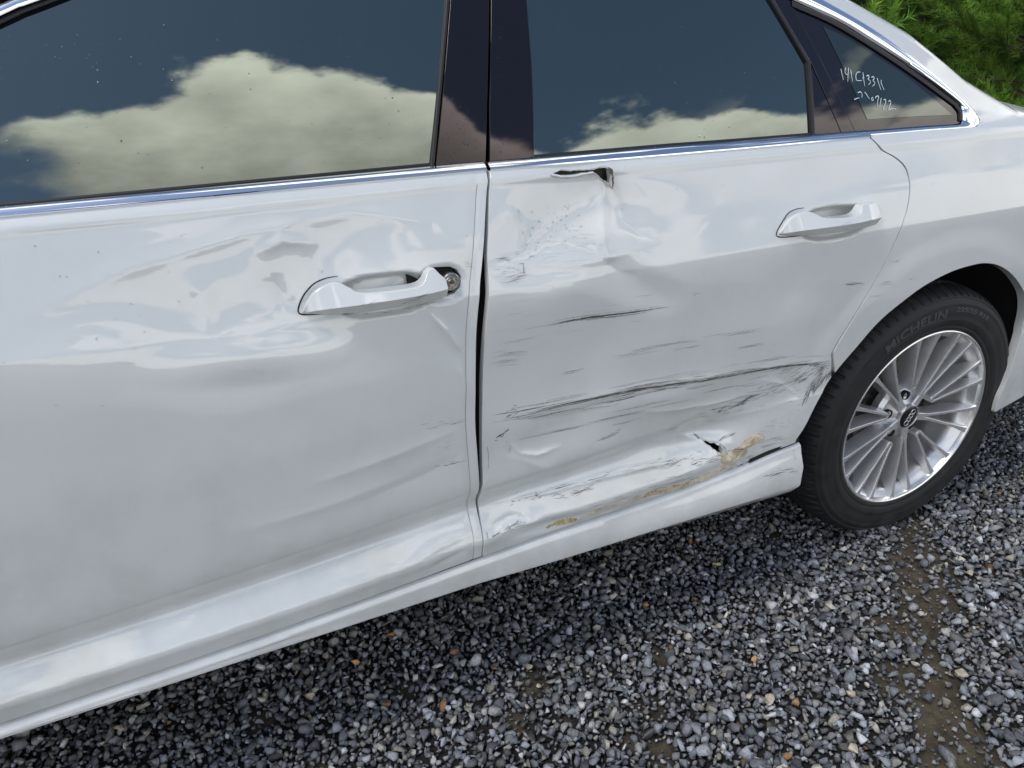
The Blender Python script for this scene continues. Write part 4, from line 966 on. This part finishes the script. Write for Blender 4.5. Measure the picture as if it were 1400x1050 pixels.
# moulded lettering on the tyre wall
def tyre_text(txt, a_left, a_right, rc, hgt, m, name, width=None, lift=.0011, slant=.0):
    cu = bpy.data.curves.new('t', 'FONT'); cu.body = txt; cu.extrude = .02; cu.size = 1; cu.shear = slant; cu.resolution_u = 3; cu.offset = .03
    t = bpy.data.objects.new('t', cu); C.objects.link(t); dg = bpy.context.evaluated_depsgraph_get(); dg.update()
    me = bpy.data.meshes.new_from_object(t.evaluated_get(dg)); bpy.data.objects.remove(t)
    bm = bmesh.new(); bm.from_mesh(me); bmesh.ops.triangulate(bm, faces=bm.faces)
    bmesh.ops.subdivide_edges(bm, edges=[e for e in bm.edges if e.calc_length() > .25], cuts=1)
    xs_ = [v.co.x for v in bm.verts]; ys_ = [v.co.y for v in bm.verts]; x0, x1, y0, y1 = min(xs_), max(xs_), min(ys_), max(ys_)
    for v in bm.verts:
        u = (v.co.x-x0)/(x1-x0); q = (v.co.y-y0)/(y1-y0)-.5; r = rc+q*hgt; a = R(a_left+(a_right-a_left)*u)
        front = v.co.z > 0
        v.co = (r*math.cos(a), side_y(r)-(lift if front else -.001), r*math.sin(a))
    bmesh.ops.recalc_face_normals(bm, faces=bm.faces); bm.to_mesh(me); bm.free()
    me.materials.append(m); me.name = name
    o = bpy.data.objects.new(name, me); C.objects.link(o); o.parent = wheel; return o
tyre_text('MICHELIN', 128.5, 90.5, .2915, .0235, TYRETX, 'tyre_lettering')
tyre_text('225/55 R18', 84.5, 58, .2985, .012, TYRETX, 'tyre_lettering', lift=.0006)
# raised frame round the name
for r0 in (.2765, .3070):
    V = []; F = []
    for i, a in enumerate(np.linspace(R(133), R(87.5), 50)):
        for dr, dy in ((-.0009, .0004), (0, -.0012), (.0009, .0004)): V.append(((r0+dr)*math.cos(a), side_y(r0)+dy, (r0+dr)*math.sin(a)))
    for i in range(49):
        for j in range(2): F.append([i*3+j, i*3+j+1, (i+1)*3+j+1, (i+1)*3+j])
    mk('tyre_name_frame', V, F, TYRE, wheel)
def copy_wheel(loc, rz, sc=(1, 1, 1)):
    r = empty('wheel', loc); r.parent = car; r.rotation_euler = (0, 0, rz)
    for ch in wheel.children:
        c = ch.copy(); C.objects.link(c); c.parent = r
    return r
copy_wheel((-2.924, 0.0, .347), 0); copy_wheel((-2.924, 1.80, .347), math.pi); copy_wheel((0, 1.80, .347), math.pi)

# ---------------------------------------------------------------- rest of the body
def liner(edge, cx, name='wheel_arch_liner'):
    V = []; F = []; n = len(edge); b = []
    for x, z in edge:
        y = float(Yside(x, z)); k = 1.03; V += [(x, y+.010, z), (cx+(x-cx)*k, y+.03, .36+(z-.36)*k), (cx+(x-cx)*k, .32, .36+(z-.36)*k), (cx, .34, .30)]
    for i in range(n-1):
        for j in range(3): F.append([4*i+j, 4*i+j+1, 4*i+5+j, 4*i+4+j])
    mk(name, V, F, LINER, car)
liner([(-.44, .30), (-.47, .38)]+archs+[(.29, .20)], -.06)
liner([(-2.924+.425*math.cos(a), .36+.425*math.sin(a)) for a in np.linspace(-.4, math.pi+.4, 40)], -2.924)
o = mk('underbody', [(x, y, z) for z in (.20, .33) for y in (.12, 1.68) for x in (-3.5, .9)], [[0, 1, 3, 2], [4, 6, 7, 5], [0, 4, 5, 1], [2, 3, 7, 6], [0, 2, 6, 4], [1, 5, 7, 3]], LINER, car); fix_normals(o, False)
af = [(-2.924+.41*math.cos(a), .35+.41*math.sin(a)) for a in np.linspace(-.1, math.pi+.1, 40)]
panel('front_fender', [(-2.42, .31), (-2.336, .31), (-2.336, 1.014), (-2.5, 1.0), (-3.0, .93), (-3.5, .82), (-3.72, .70), (-3.74, .40), (-3.45, .30)]+[(x, z) for x, z in af[::-1] if True], lambda x, z: Ybase(x, np.minimum(z, belt(x)))+.10*np.clip(-x-2.6, 0, None)**2, .02, PAINT, car, flange=.02)
st = [(-3.76, .62, .30, .12), (-3.4, .84, .08, .06), (-2.9, .955, .05, .05), (-2.36, 1.02, .03, .045), (-2.2, 1.05, .06, .05), (-1.75, 1.285, .125, .10), (-1.35, 1.40, .17, .045), (-.85, 1.425, .18, .04), (-.47, 1.345, .23, .07), (-.20, 1.26, .25, .07), (.04, 1.125, .22, .07), (.21, 1.055, .20, .06), (.5, 1.035, .16, .04), (.95, 1.02, .14, .03), (1.06, .80, .16, .0)]
V = []; F = []; kk = 12
for x, zt, yn, crown in st:
    W = 1.80; g = zt > 1.08
    row = [(yn, zt), (yn+.10, zt+crown*.5), (.45, zt+crown*.85), (.9, zt+crown), (1.35, zt+crown*.85), (W-yn-.10, zt+crown*.5), (W-yn, zt)]
    row += [(1.775, min(zt, 1.045)-.005), (1.835, min(zt, .87)-.01), (1.84, min(zt, .60)-.02), (1.82, .45), (1.80, .30)]
    V += [(x, y, z) for y, z in row]
n = len(st)
for i in range(n-1):
    for q in range(kk-1): F.append([i*kk+q, i*kk+q+1, (i+1)*kk+q+1, (i+1)*kk+q])
F.append([q for q in range(kk)]); F.append([(n-1)*kk+q for q in range(kk)][::-1])
o = mk('body_shell', V, F, PAINT, car); fix_normals(o, True, 40)
# dark cabin behind the tinted glass
o = mk('cabin_trim', [(x, y, z) for x, y, z in [(-2.1, .10, 1.0), (.0, .10, 1.0), (-.45, .20, 1.34), (-1.4, .20, 1.36), (-2.1, 1.7, 1.0), (0, 1.7, 1.0), (-.45, 1.6, 1.34), (-1.4, 1.6, 1.36)]], [[0, 1, 2, 3], [7, 6, 5, 4], [0, 4, 5, 1], [2, 6, 7, 3], [1, 5, 6, 2], [0, 3, 7, 4]], BLACK, car); fix_normals(o, False)
# roof rail above the doors
V = []; F = []
rl = smooth_line([(-2.02, 1.152), (-1.765, 1.274), (-1.712, 1.296), (-1.50, 1.374), (-1.30, 1.404), (-.95, 1.408), (-.62, 1.382), (-.45, 1.335)], 50)
for x, z in rl:
    y = float(Yglass(x, z))
    V += [(x, y-.002, z-.004), (x, y+.004, z+.012), (x, y+.030, z+.026), (x, y+.08, z+.032)]
for i in range(49):
    for j in range(3): F.append([i*4+j, i*4+j+1, (i+1)*4+j+1, (i+1)*4+j])
mk('roof_rail', V, F, PAINT, car)

# ---------------------------------------------------------------- ground and gravel
def dirt_mask(x, y):
    """bare brown soil: a track behind the wheel and a few thin spots"""
    P = [(.45, .38), (.04, -.03), (-.21, -.28), (-.46, -.50), (-.75, -.85)]
    d = np.full(x.shape, 9.0)
    for a, b in zip(P[:-1], P[1:]):
        a = np.array(a); v = np.array(b)-a; t = np.clip(((x-a[0])*v[0]+(y-a[1])*v[1])/(v@v), 0, 1); d = np.minimum(d, np.hypot(x-a[0]-t*v[0], y-a[1]-t*v[1]))
    n = vnoise(x, y, .11, 3)*.6+vnoise(x, y, .04, 4)*.4
    m = np.clip((.085-d+(n-.5)*.20)/.06, 0, 1)
    for sx, sy, sr in ((-1.115, -.045, .035), (-.83, -.10, .03), (-1.36, .06, .03), (-.96, -.19, .025), (-1.19, -.12, .03), (.25, .15, .06)):
        m = np.maximum(m, np.clip((sr-np.hypot(x-sx, y-sy)+(n-.5)*.03)/.015, 0, 1))
    spots = (x < 1.5)*np.clip((vnoise(x+3, y+7, .09, 9)*.7+vnoise(x, y, .035, 10)*.3-.76)/.06, 0, 1)
    return np.maximum(m, spots*.7)
SOIL = add_noise_col(mat('brown_soil', (.06, .05, .035), .95), (.045, .037, .022), (.125, .100, .060), 34, 8, .3, .7, None, .006, 160)
FARG = add_noise_col(mat('far_gravel', (.09, .09, .095), .9), (.14, .14, .14), (.30, .295, .285), 70, 8, .3, .7, None, .012, 90)  # lightened to stand for sunlit gravel bouncing light onto the lower doors
t, n_, b, ln = nodes(SOIL); src = b.inputs['Base Color'].links[0].from_socket; at = n_('ShaderNodeAttribute', attribute_name='bare')
mx_ = n_('ShaderNodeMix', data_type='RGBA'); ln(at.outputs['Fac'], mx_.inputs['Factor']); mx_.inputs['A'].default_value = (.018, .017, .016, 1); ln(src, mx_.inputs['B']); ln(mx_.outputs['Result'], b.inputs['Base Color'])
gx = np.linspace(-3.4, 1.95, 268); gy = np.linspace(-2.2, 1.9, 206); V = []; F = []
A_, B_ = np.meshgrid(gx, gy, indexing='ij'); A_ = A_.ravel(); B_ = B_.ravel()
V = np.stack([A_, B_, -.004+.006*(vnoise(A_, B_, .35, 21)-.5)], 1).tolist()
for i in range(267):
    for j in range(205): F.append([i*206+j, (i+1)*206+j, (i+1)*206+j+1, i*206+j+1])
soilo = mk('soil_bed', V, F, SOIL); sv = np.array(V); dmk = dirt_mask(sv[:, 0], sv[:, 1])
ca = soilo.data.color_attributes.new('bare', 'FLOAT_COLOR', 'POINT'); ca.data.foreach_set('color', np.repeat(np.clip(dmk*1.2, 0, 1)[:, None], 4, 1).ravel())
soil = tag(soilo, 'brown soil bed under the loose gravel', 'soil', kind='structure')
g = 600
tag(mk('ground', [(-g, -g, -.014), (g, -g, -.014), (g, g, -.014), (-g, g, -.014)], [[0, 1, 2, 3]], FARG), 'grey gravel yard reaching to the horizon', 'ground', kind='structure')
def stone_proto(seed, npts=11):
    r = random.Random(seed); bm = bmesh.new()
    for _ in range(npts):
        v = Vector((r.gauss(0, 1), r.gauss(0, 1), r.gauss(0, 1))).normalized()*r.uniform(.8, 1.05); bm.verts.new((v.x*.62, v.y*.48, v.z*.38))
    res = bmesh.ops.convex_hull(bm, input=bm.verts); 
    for v in [v for v in bm.verts if not v.link_faces]: bm.verts.remove(v)
    bmesh.ops.triangulate(bm, faces=bm.faces); bm.verts.index_update()
    V = np.array([v.co[:] for v in bm.verts]); F = np.array([[v.index for v in f.verts] for f in bm.faces]); bm.free(); return V, F
protos = [stone_proto(100+i, 10+i % 4) for i in range(24)]
STONE = mat('gravel_stone', (.2, .2, .2), .78)
t, n_, b, ln = nodes(STONE)
at = n_('ShaderNodeAttribute', attribute_name='tint'); tc = n_('ShaderNodeTexCoord')
nz = n_('ShaderNodeTexNoise'); nz.inputs['Scale'].default_value = 160; nz.inputs['Detail'].default_value = 6; nz.inputs['Roughness'].default_value = .7
ln(tc.outputs['Object'], nz.inputs['Vector'])
mr = n_('ShaderNodeMapRange'); mr.inputs['From Min'].default_value = .3; mr.inputs['From Max'].default_value = .72; mr.inputs['To Min'].default_value = .62; mr.inputs['To Max'].default_value = 1.45
ln(nz.outputs['Fac'], mr.inputs['Value'])
mm = n_('ShaderNodeVectorMath', operation='SCALE'); ln(at.outputs['Color'], mm.inputs[0]); ln(mr.outputs[0], mm.inputs['Scale']); ln(mm.outputs[0], b.inputs['Base Color'])
bp_ = n_('ShaderNodeBump'); bp_.inputs['Distance'].default_value = .0015; bp_.inputs['Strength'].default_value = .8; ln(nz.outputs['Fac'], bp_.inputs['Height']); ln(bp_.outputs[0], b.inputs['Normal'])
def rand_rot(n):
    q = rng.normal(size=(n, 4)); q[:, 1:3] *= .45; q /= np.linalg.norm(q, axis=1)[:, None]; w_, x, y, z = q.T
    return np.stack([np.stack([1-2*(y*y+z*z), 2*(x*y-z*w_), 2*(x*z+y*w_)], 1), np.stack([2*(x*y+z*w_), 1-2*(x*x+z*z), 2*(y*z-x*w_)], 1), np.stack([2*(x*z-y*w_), 2*(y*z+x*w_), 1-2*(x*x+y*y)], 1)], 1)
def palette(n):
    u = rng.random(n); v = np.exp(rng.normal(0, .52, n)); base = np.stack([v*.168, v*.178, v*.192], 1)
    k = u > .62; base[k] = np.stack([v[k]*.215, v[k]*.213, v[k]*.208], 1)
    k = u > .90; base[k] = np.stack([v[k]*.24, v[k]*.225, v[k]*.19], 1)
    k = u > .965; base[k] = np.stack([v[k]*.40, v[k]*.37, v[k]*.31], 1)
    k = u > .995; base[k] = np.stack([v[k]*.30, v[k]*.17, v[k]*.07], 1)
    return np.clip(base, .03, .62)
def field(name, x, y, size, z, cols):
    n = len(x); which = rng.integers(0, len(protos), n); Rm = rand_rot(n); VV = []; FF = []; CC = []; off = 0
    for k, (pv, pf) in enumerate(protos):
        i = np.where(which == k)[0]
        if len(i) == 0: continue
        sc = size[i][:, None, None]*np.stack([rng.uniform(.8, 1.25, len(i)), rng.uniform(.8, 1.2, len(i)), rng.uniform(.75, 1.3, len(i))], 1)[:, None, :]
        q = np.einsum('nij,nvj->nvi', Rm[i], pv[None]*sc)
        q += np.stack([x[i], y[i], z[i]], 1)[:, None, :]
        VV.append(q.reshape(-1, 3)); FF.append((pf[None]+(off+np.arange(len(i))*len(pv))[:, None, None]).reshape(-1, 3)); CC.append(np.repeat(cols[i], len(pv), 0)); off += len(i)*len(pv)
    VV = np.vstack(VV); FF = np.vstack(FF); CC = np.vstack(CC)
    me = bpy.data.meshes.new(name); me.vertices.add(len(VV)); me.vertices.foreach_set('co', VV.ravel().astype(np.float32))
    me.loops.add(len(FF)*3); me.loops.foreach_set('vertex_index', FF.ravel().astype(np.int32)); me.polygons.add(len(FF))
    me.polygons.foreach_set('loop_start', (np.arange(len(FF))*3).astype(np.int32)); me.update(calc_edges=True)
    ca = me.color_attributes.new('tint', 'FLOAT_COLOR', 'POINT'); ca.data.foreach_set('color', np.c_[CC, np.ones(len(CC))].ravel().astype(np.float32))
    me.materials.append(STONE); me.validate()
    o = bpy.data.objects.new(name, me); C.objects.link(o); return o
def scatter(x0, x1, y0, y1, spacing):
    nx = int((x1-x0)/spacing); ny = int((y1-y0)/spacing)
    X, Y = np.meshgrid(np.arange(nx), np.arange(ny), indexing='ij')
    x = x0+(X.ravel()+rng.uniform(-.1, 1.1, nx*ny))*spacing; y = y0+(Y.ravel()+rng.uniform(-.1, 1.1, nx*ny))*spacing
    return x, y
# loose stones: a fine bed and larger chips on top
x, y = scatter(-2.7, 1.9, -1.25, 1.05, .0118)
dm = dirt_mask(x, y); keep = rng.random(len(x)) > dm*.55; x = x[keep]; y = y[keep]; dm = dm[keep]
size = .0092*np.exp(rng.normal(0, .28, len(x)))*(1-.35*dm)
g1 = field('gravel', x, y, size*1.25, rng.uniform(-.001, .006, len(x)), palette(len(x)))
tag(g1, 'small blue grey crushed stones of the gravel yard', 'gravel', kind='stuff')
x, y = scatter(-2.7, 1.9, -1.25, 1.05, .0168)
dm = dirt_mask(x, y); keep = (rng.random(len(x)) > .10+dm*.62); x = x[keep]; y = y[keep]
size = np.clip(.0158*np.exp(rng.normal(0, .30, len(x))), .008, .030)
g2 = field('gravel_chips', x, y, size, .0045+size*.18+rng.uniform(0, .003, len(x)), palette(len(x)))
tag(g2, 'larger grey stone chips lying loose on top of the finer gravel', 'gravel', kind='stuff')
x, y = scatter(1.9, 5.0, -1.5, 2.6, .03)
g3 = field('outer_gravel', x, y, np.clip(.022*np.exp(rng.normal(0, .3, len(x))), .01, .04), rng.uniform(-.010, .002, len(x)), palette(len(x)))
tag(g3, 'grey gravel spread behind the rear bumper', 'gravel', kind='stuff')
# pale stones that stand out
pale = [(-.71, -.30, .024, 'cream'), (-.74, -.275, .016, 'cream'), (-.45, -.28, .020, 'white'), (-1.24, .10, .020, 'orange'), (-1.41, .03, .019, 'orange'), (-1.91, .20, .022, 'cream'), (-.65, -.45, .022, 'cream'), (-.61, -.17, .017, 'white'), (.07, -.15, .022, 'white'), (-.20, -.09, .016, 'cream'), (-.45, -.14, .015, 'white'), (-.94, -.14, .016, 'white'), (-.76, -.07, .015, 'cream'), (-.22, -.33, .022, 'white'), (-1.11, -.01, .017, 'cream'), (-.30, -.42, .020, 'cream'), (-.10, -.28, .018, 'white'), (-.36, -.36, .016, 'white'), (.02, -.22, .019, 'cream'), (-1.33, .00, .018, 'white'), (-1.55, .12, .022, 'cream'), (-1.02, .10, .015, 'cream'), (-.83, .12, .014, 'white'), (-.55, -.36, .018, 'cream'), (-1.18, .02, .014, 'orange')]
pc = {'cream': (.46, .40, .30), 'white': (.52, .51, .48), 'orange': (.27, .15, .075)}
pl = {'cream': 'rounded cream pebble lying on the blue grey gravel', 'white': 'rounded off-white pebble lying on the gravel', 'orange': 'small orange brown pebble among the grey gravel'}
for i, (px, py, ps, kind) in enumerate(pale):
    pv, pf = protos[i % 24]; o = mk('pebble', pv*ps*1.15, pf, None); o.location = (px, py, .013); o.rotation_euler = (random.uniform(-.3, .3), random.uniform(-.3, .3), random.uniform(0, 6))
    s = o.modifiers.new('b', 'BEVEL'); s.width = ps*.10; s.segments = 2; s.limit_method = 'NONE'
    ca = o.data.color_attributes.new('tint', 'FLOAT_COLOR', 'POINT'); k = random.uniform(.85, 1.15); ca.data.foreach_set('color', np.tile(np.r_[np.array(pc[kind])*k, 1], len(pv)))
    on_soil = dirt_mask(np.array([px]), np.array([py]))[0] > .4
    zone = 'on the brown soil strip' if on_soil else ('in the shade beside the sill' if py > -.02 and px < -.7 else 'on the open gravel')
    o.data.materials.append(STONE); tag(o, {'cream': 'rounded cream', 'white': 'pale off-white', 'orange': 'small orange brown'}[kind]+' pebble lying '+zone, 'pebble', kind+' pebbles '+zone)

# ---------------------------------------------------------------- pines behind the car
NEED = mat('pine_needles', (.05, .12, .02), .55); NEED.node_tree.nodes['Principled BSDF'].inputs['Transmission Weight'].default_value = 0.0
t, n_, b, ln = nodes(NEED); at = n_('ShaderNodeAttribute', attribute_name='tint'); ln(at.outputs['Color'], b.inputs['Base Color'])
tr = n_('ShaderNodeBsdfTranslucent'); ln(at.outputs['Color'], tr.inputs['Color']); mixs = n_('ShaderNodeMixShader'); mixs.inputs[0].default_value = .35
ln(b.outputs[0], mixs.inputs[1]); ln(tr.outputs[0], mixs.inputs[2]); ln(mixs.outputs[0], t.nodes['Material Output'].inputs['Surface'])
BARK = add_noise_col(mat('bark', (.06, .045, .03), .9), (.03, .022, .015), (.11, .085, .06), 24, 6, .3, .7, None, .01, 60)
def pine(seed, height=3.6, rad=1.35, nb=125):
    r = np.random.default_rng(seed); TV = []; TF = []
    def limb(a, b_, r0, r1, n=5):
        a = np.array(a, float); b_ = np.array(b_, float); d = b_-a; d /= np.linalg.norm(d); u = np.cross(d, [0.3, .2, 1]); u /= np.linalg.norm(u); v = np.cross(d, u); s = len(TV)
        for p_, rr in ((a, r0), (b_, r1)):
            for i in range(n): TV.append(p_+rr*(u*math.cos(6.283*i/n)+v*math.sin(6.283*i/n)))
        for i in range(n): TF.append([s+i, s+(i+1) % n, s+n+(i+1) % n, s+n+i])
    limb((0, 0, -.05), (.02, .01, height*.5), .075, .05, 9); limb((.02, .01, height*.5), (0, 0, height), .05, .01, 9)
    tp = []; td = []
    for k in range(nb):
        z = .12+(height-.2)*(k/nb)**1.08; a = k*2.4+r.uniform(-.4, .4); ln_ = rad*(1-.78*(z/height)**1.2)*r.uniform(.65, 1.1); up = r.uniform(.05, .5)
        d = np.array([math.cos(a), math.sin(a), up]); d /= np.linalg.norm(d); p0 = np.array([0, 0, z]); p1 = p0+d*ln_; limb(p0, p1, .014, .004, 4)
        for m_ in range(int(8+ln_*15)):
            f = r.uniform(.38, 1.0); side = r.normal(size=3)*.5; side[2] = abs(side[2])*.6; dd = d+side; dd /= np.linalg.norm(dd)
            q = p0+d*ln_*f; e = q+dd*r.uniform(.03, .26)*(1.25-f*.5); tp.append(e); td.append(dd+np.array([0, 0, .35]))
            if r.random() < .3: limb(q, e, .004, .002, 3)
    tp = np.array(tp); td = np.array(td); td /= np.linalg.norm(td, axis=1)[:, None]; nt_ = len(tp); K = 64
    # needles: slender tapered blades fanned round each shoot
    rn_ = r.normal(size=(nt_, K, 3)); rn_ /= np.linalg.norm(rn_, axis=2)[:, :, None]; dirs = td[:, None, :]*.75+rn_*.72; dirs /= np.linalg.norm(dirs, axis=2)[:, :, None]
    base = tp[:, None, :]+td[:, None, :]*r.uniform(-.12, .06, (nt_, K, 1)); L_ = r.uniform(.055, .10, (nt_, K, 1))
    sd_ = np.cross(dirs, r.normal(size=(nt_, K, 3))); sd_ /= np.linalg.norm(sd_, axis=2)[:, :, None]; wd = .0034
    tri = np.stack([base-sd_*wd, base+sd_*wd, base+dirs*L_], 2).reshape(-1, 3)
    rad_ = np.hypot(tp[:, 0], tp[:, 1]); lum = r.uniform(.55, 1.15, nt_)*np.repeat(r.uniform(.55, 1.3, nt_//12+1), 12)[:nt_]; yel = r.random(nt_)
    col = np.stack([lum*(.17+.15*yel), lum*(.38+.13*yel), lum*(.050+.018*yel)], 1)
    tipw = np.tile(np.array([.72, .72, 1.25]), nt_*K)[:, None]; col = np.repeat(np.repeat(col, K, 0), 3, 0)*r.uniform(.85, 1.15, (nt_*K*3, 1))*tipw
    n = len(tri)//3; me = bpy.data.meshes.new('crown'); me.vertices.add(n*3); me.vertices.foreach_set('co', tri.ravel().astype(np.float32)); me.loops.add(n*3); me.loops.foreach_set('vertex_index', np.arange(n*3, dtype=np.int32)); me.polygons.add(n); me.polygons.foreach_set('loop_start', np.arange(0, n*3, 3, dtype=np.int32)); me.update(calc_edges=True)
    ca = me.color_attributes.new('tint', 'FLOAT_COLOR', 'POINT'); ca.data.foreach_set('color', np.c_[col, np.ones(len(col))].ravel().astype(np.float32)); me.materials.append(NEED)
    tm = bpy.data.meshes.new('trunk'); tm.from_pydata([tuple(v) for v in TV], [], TF); tm.materials.append(BARK)
    for p_ in tm.polygons: p_.use_smooth = True
    return me, tm
pines = [pine(1), pine(2)]
spots = [(4.62, 2.42, 0, .3, .95, 'bright green young pine standing just behind the boot of the car', None), (3.55, 3.85, 1, 1.1, .95, 'green pine showing over the sloping rear roof pillar', None)]
spots += [(6.4, 5.2, 1, 4.0, 1.25, None, 1), (7.2, 3.2, 0, 2.2, 1.2, None, 1), (5.0, 6.4, 0, 5.1, 1.3, None, 1), (2.4, 6.2, 1, 3.0, 1.2, None, 1), (.6, 7.0, 0, 1.8, 1.25, None, 1), (7.9, 5.8, 1, .9, 1.4, None, 1), (6.4, .9, 1, 2.9, 1.0, None, 1), (7.6, 6.9, 0, 3.3, 1.35, None, 1), (6.0, 7.6, 1, .2, 1.4, None, 1), (9.4, 5.0, 0, 1.2, 1.4, None, 1), (4.3, 5.6, 0, 2.0, 1.1, None, 1)]
for x, y, k, rz, s, lab, gr in spots:
    t_ = empty('pine_tree', (x, y, -.02)); t_.rotation_euler = (0, 0, rz); t_.scale = (s, s, s)
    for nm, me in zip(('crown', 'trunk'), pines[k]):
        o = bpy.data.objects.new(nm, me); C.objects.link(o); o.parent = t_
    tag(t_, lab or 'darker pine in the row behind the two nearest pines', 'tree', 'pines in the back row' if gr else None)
# wooded bank closing the view behind the pines
V = []; F = []; na, nr = 90, 10
for i in range(na):
    a = R(-100+220*i/(na-1))
    for j in range(nr):
        rr = 15+j*2.2; h = -.1+4.6*(j/(nr-1))**.6*(.75+.5*vnoise(np.array([a*9.0]), np.array([j*.5]), 1.0, 40)[0])*(.5-.5*math.cos(min(1, min(i, na-1-i)/10)*math.pi))
        V.append((rr*math.sin(a), rr*math.cos(a), h+.25*random.random()*(j > 0)))
for i in range(na-1):
    for j in range(nr-1): F.append([i*nr+j, i*nr+j+1, (i+1)*nr+j+1, (i+1)*nr+j])
hb = mk('hillside', V, F, add_noise_col(mat('wooded_bank', (.03, .05, .015), .95), (.010, .018, .006), (.055, .085, .022), 2.2, 9, .35, .65, None, .35, 5))
tag(hb, 'dark wooded bank behind the pines', 'hillside', kind='structure')
# dry brush between the pines
V = []; F = []; r = random.Random(4)
for k in range(420):
    x0, y0 = 4.75+r.gauss(0, .40), 3.75+r.gauss(0, .35); a = r.uniform(0, 6.28); l = r.uniform(.6, 1.9); p_ = Vector((x0, y0, 0)); d = Vector((math.cos(a)*.45, math.sin(a)*.45, 1)).normalized(); w_ = r.uniform(.003, .007)
    for j in range(6):
        s = len(V); q = p_+d*l/6; V += [tuple(p_+Vector((-w_, 0, 0))), tuple(p_+Vector((w_, w_, 0))), tuple(q+Vector((w_*.8, w_*.8, 0))), tuple(q+Vector((-w_*.8, 0, 0)))]; F.append([s, s+1, s+2, s+3]); p_ = q; d = (d+Vector((r.gauss(0, .28), r.gauss(0, .28), r.gauss(0, .15)))).normalized()
br = mk('dry_brush', V, F, add_noise_col(mat('dry_twigs', (.12, .09, .06), .9), (.07, .052, .034), (.20, .16, .11), 8, 4))
tag(br, 'tangle of dry brown twigs between the two nearest pines', 'brush', kind='stuff')
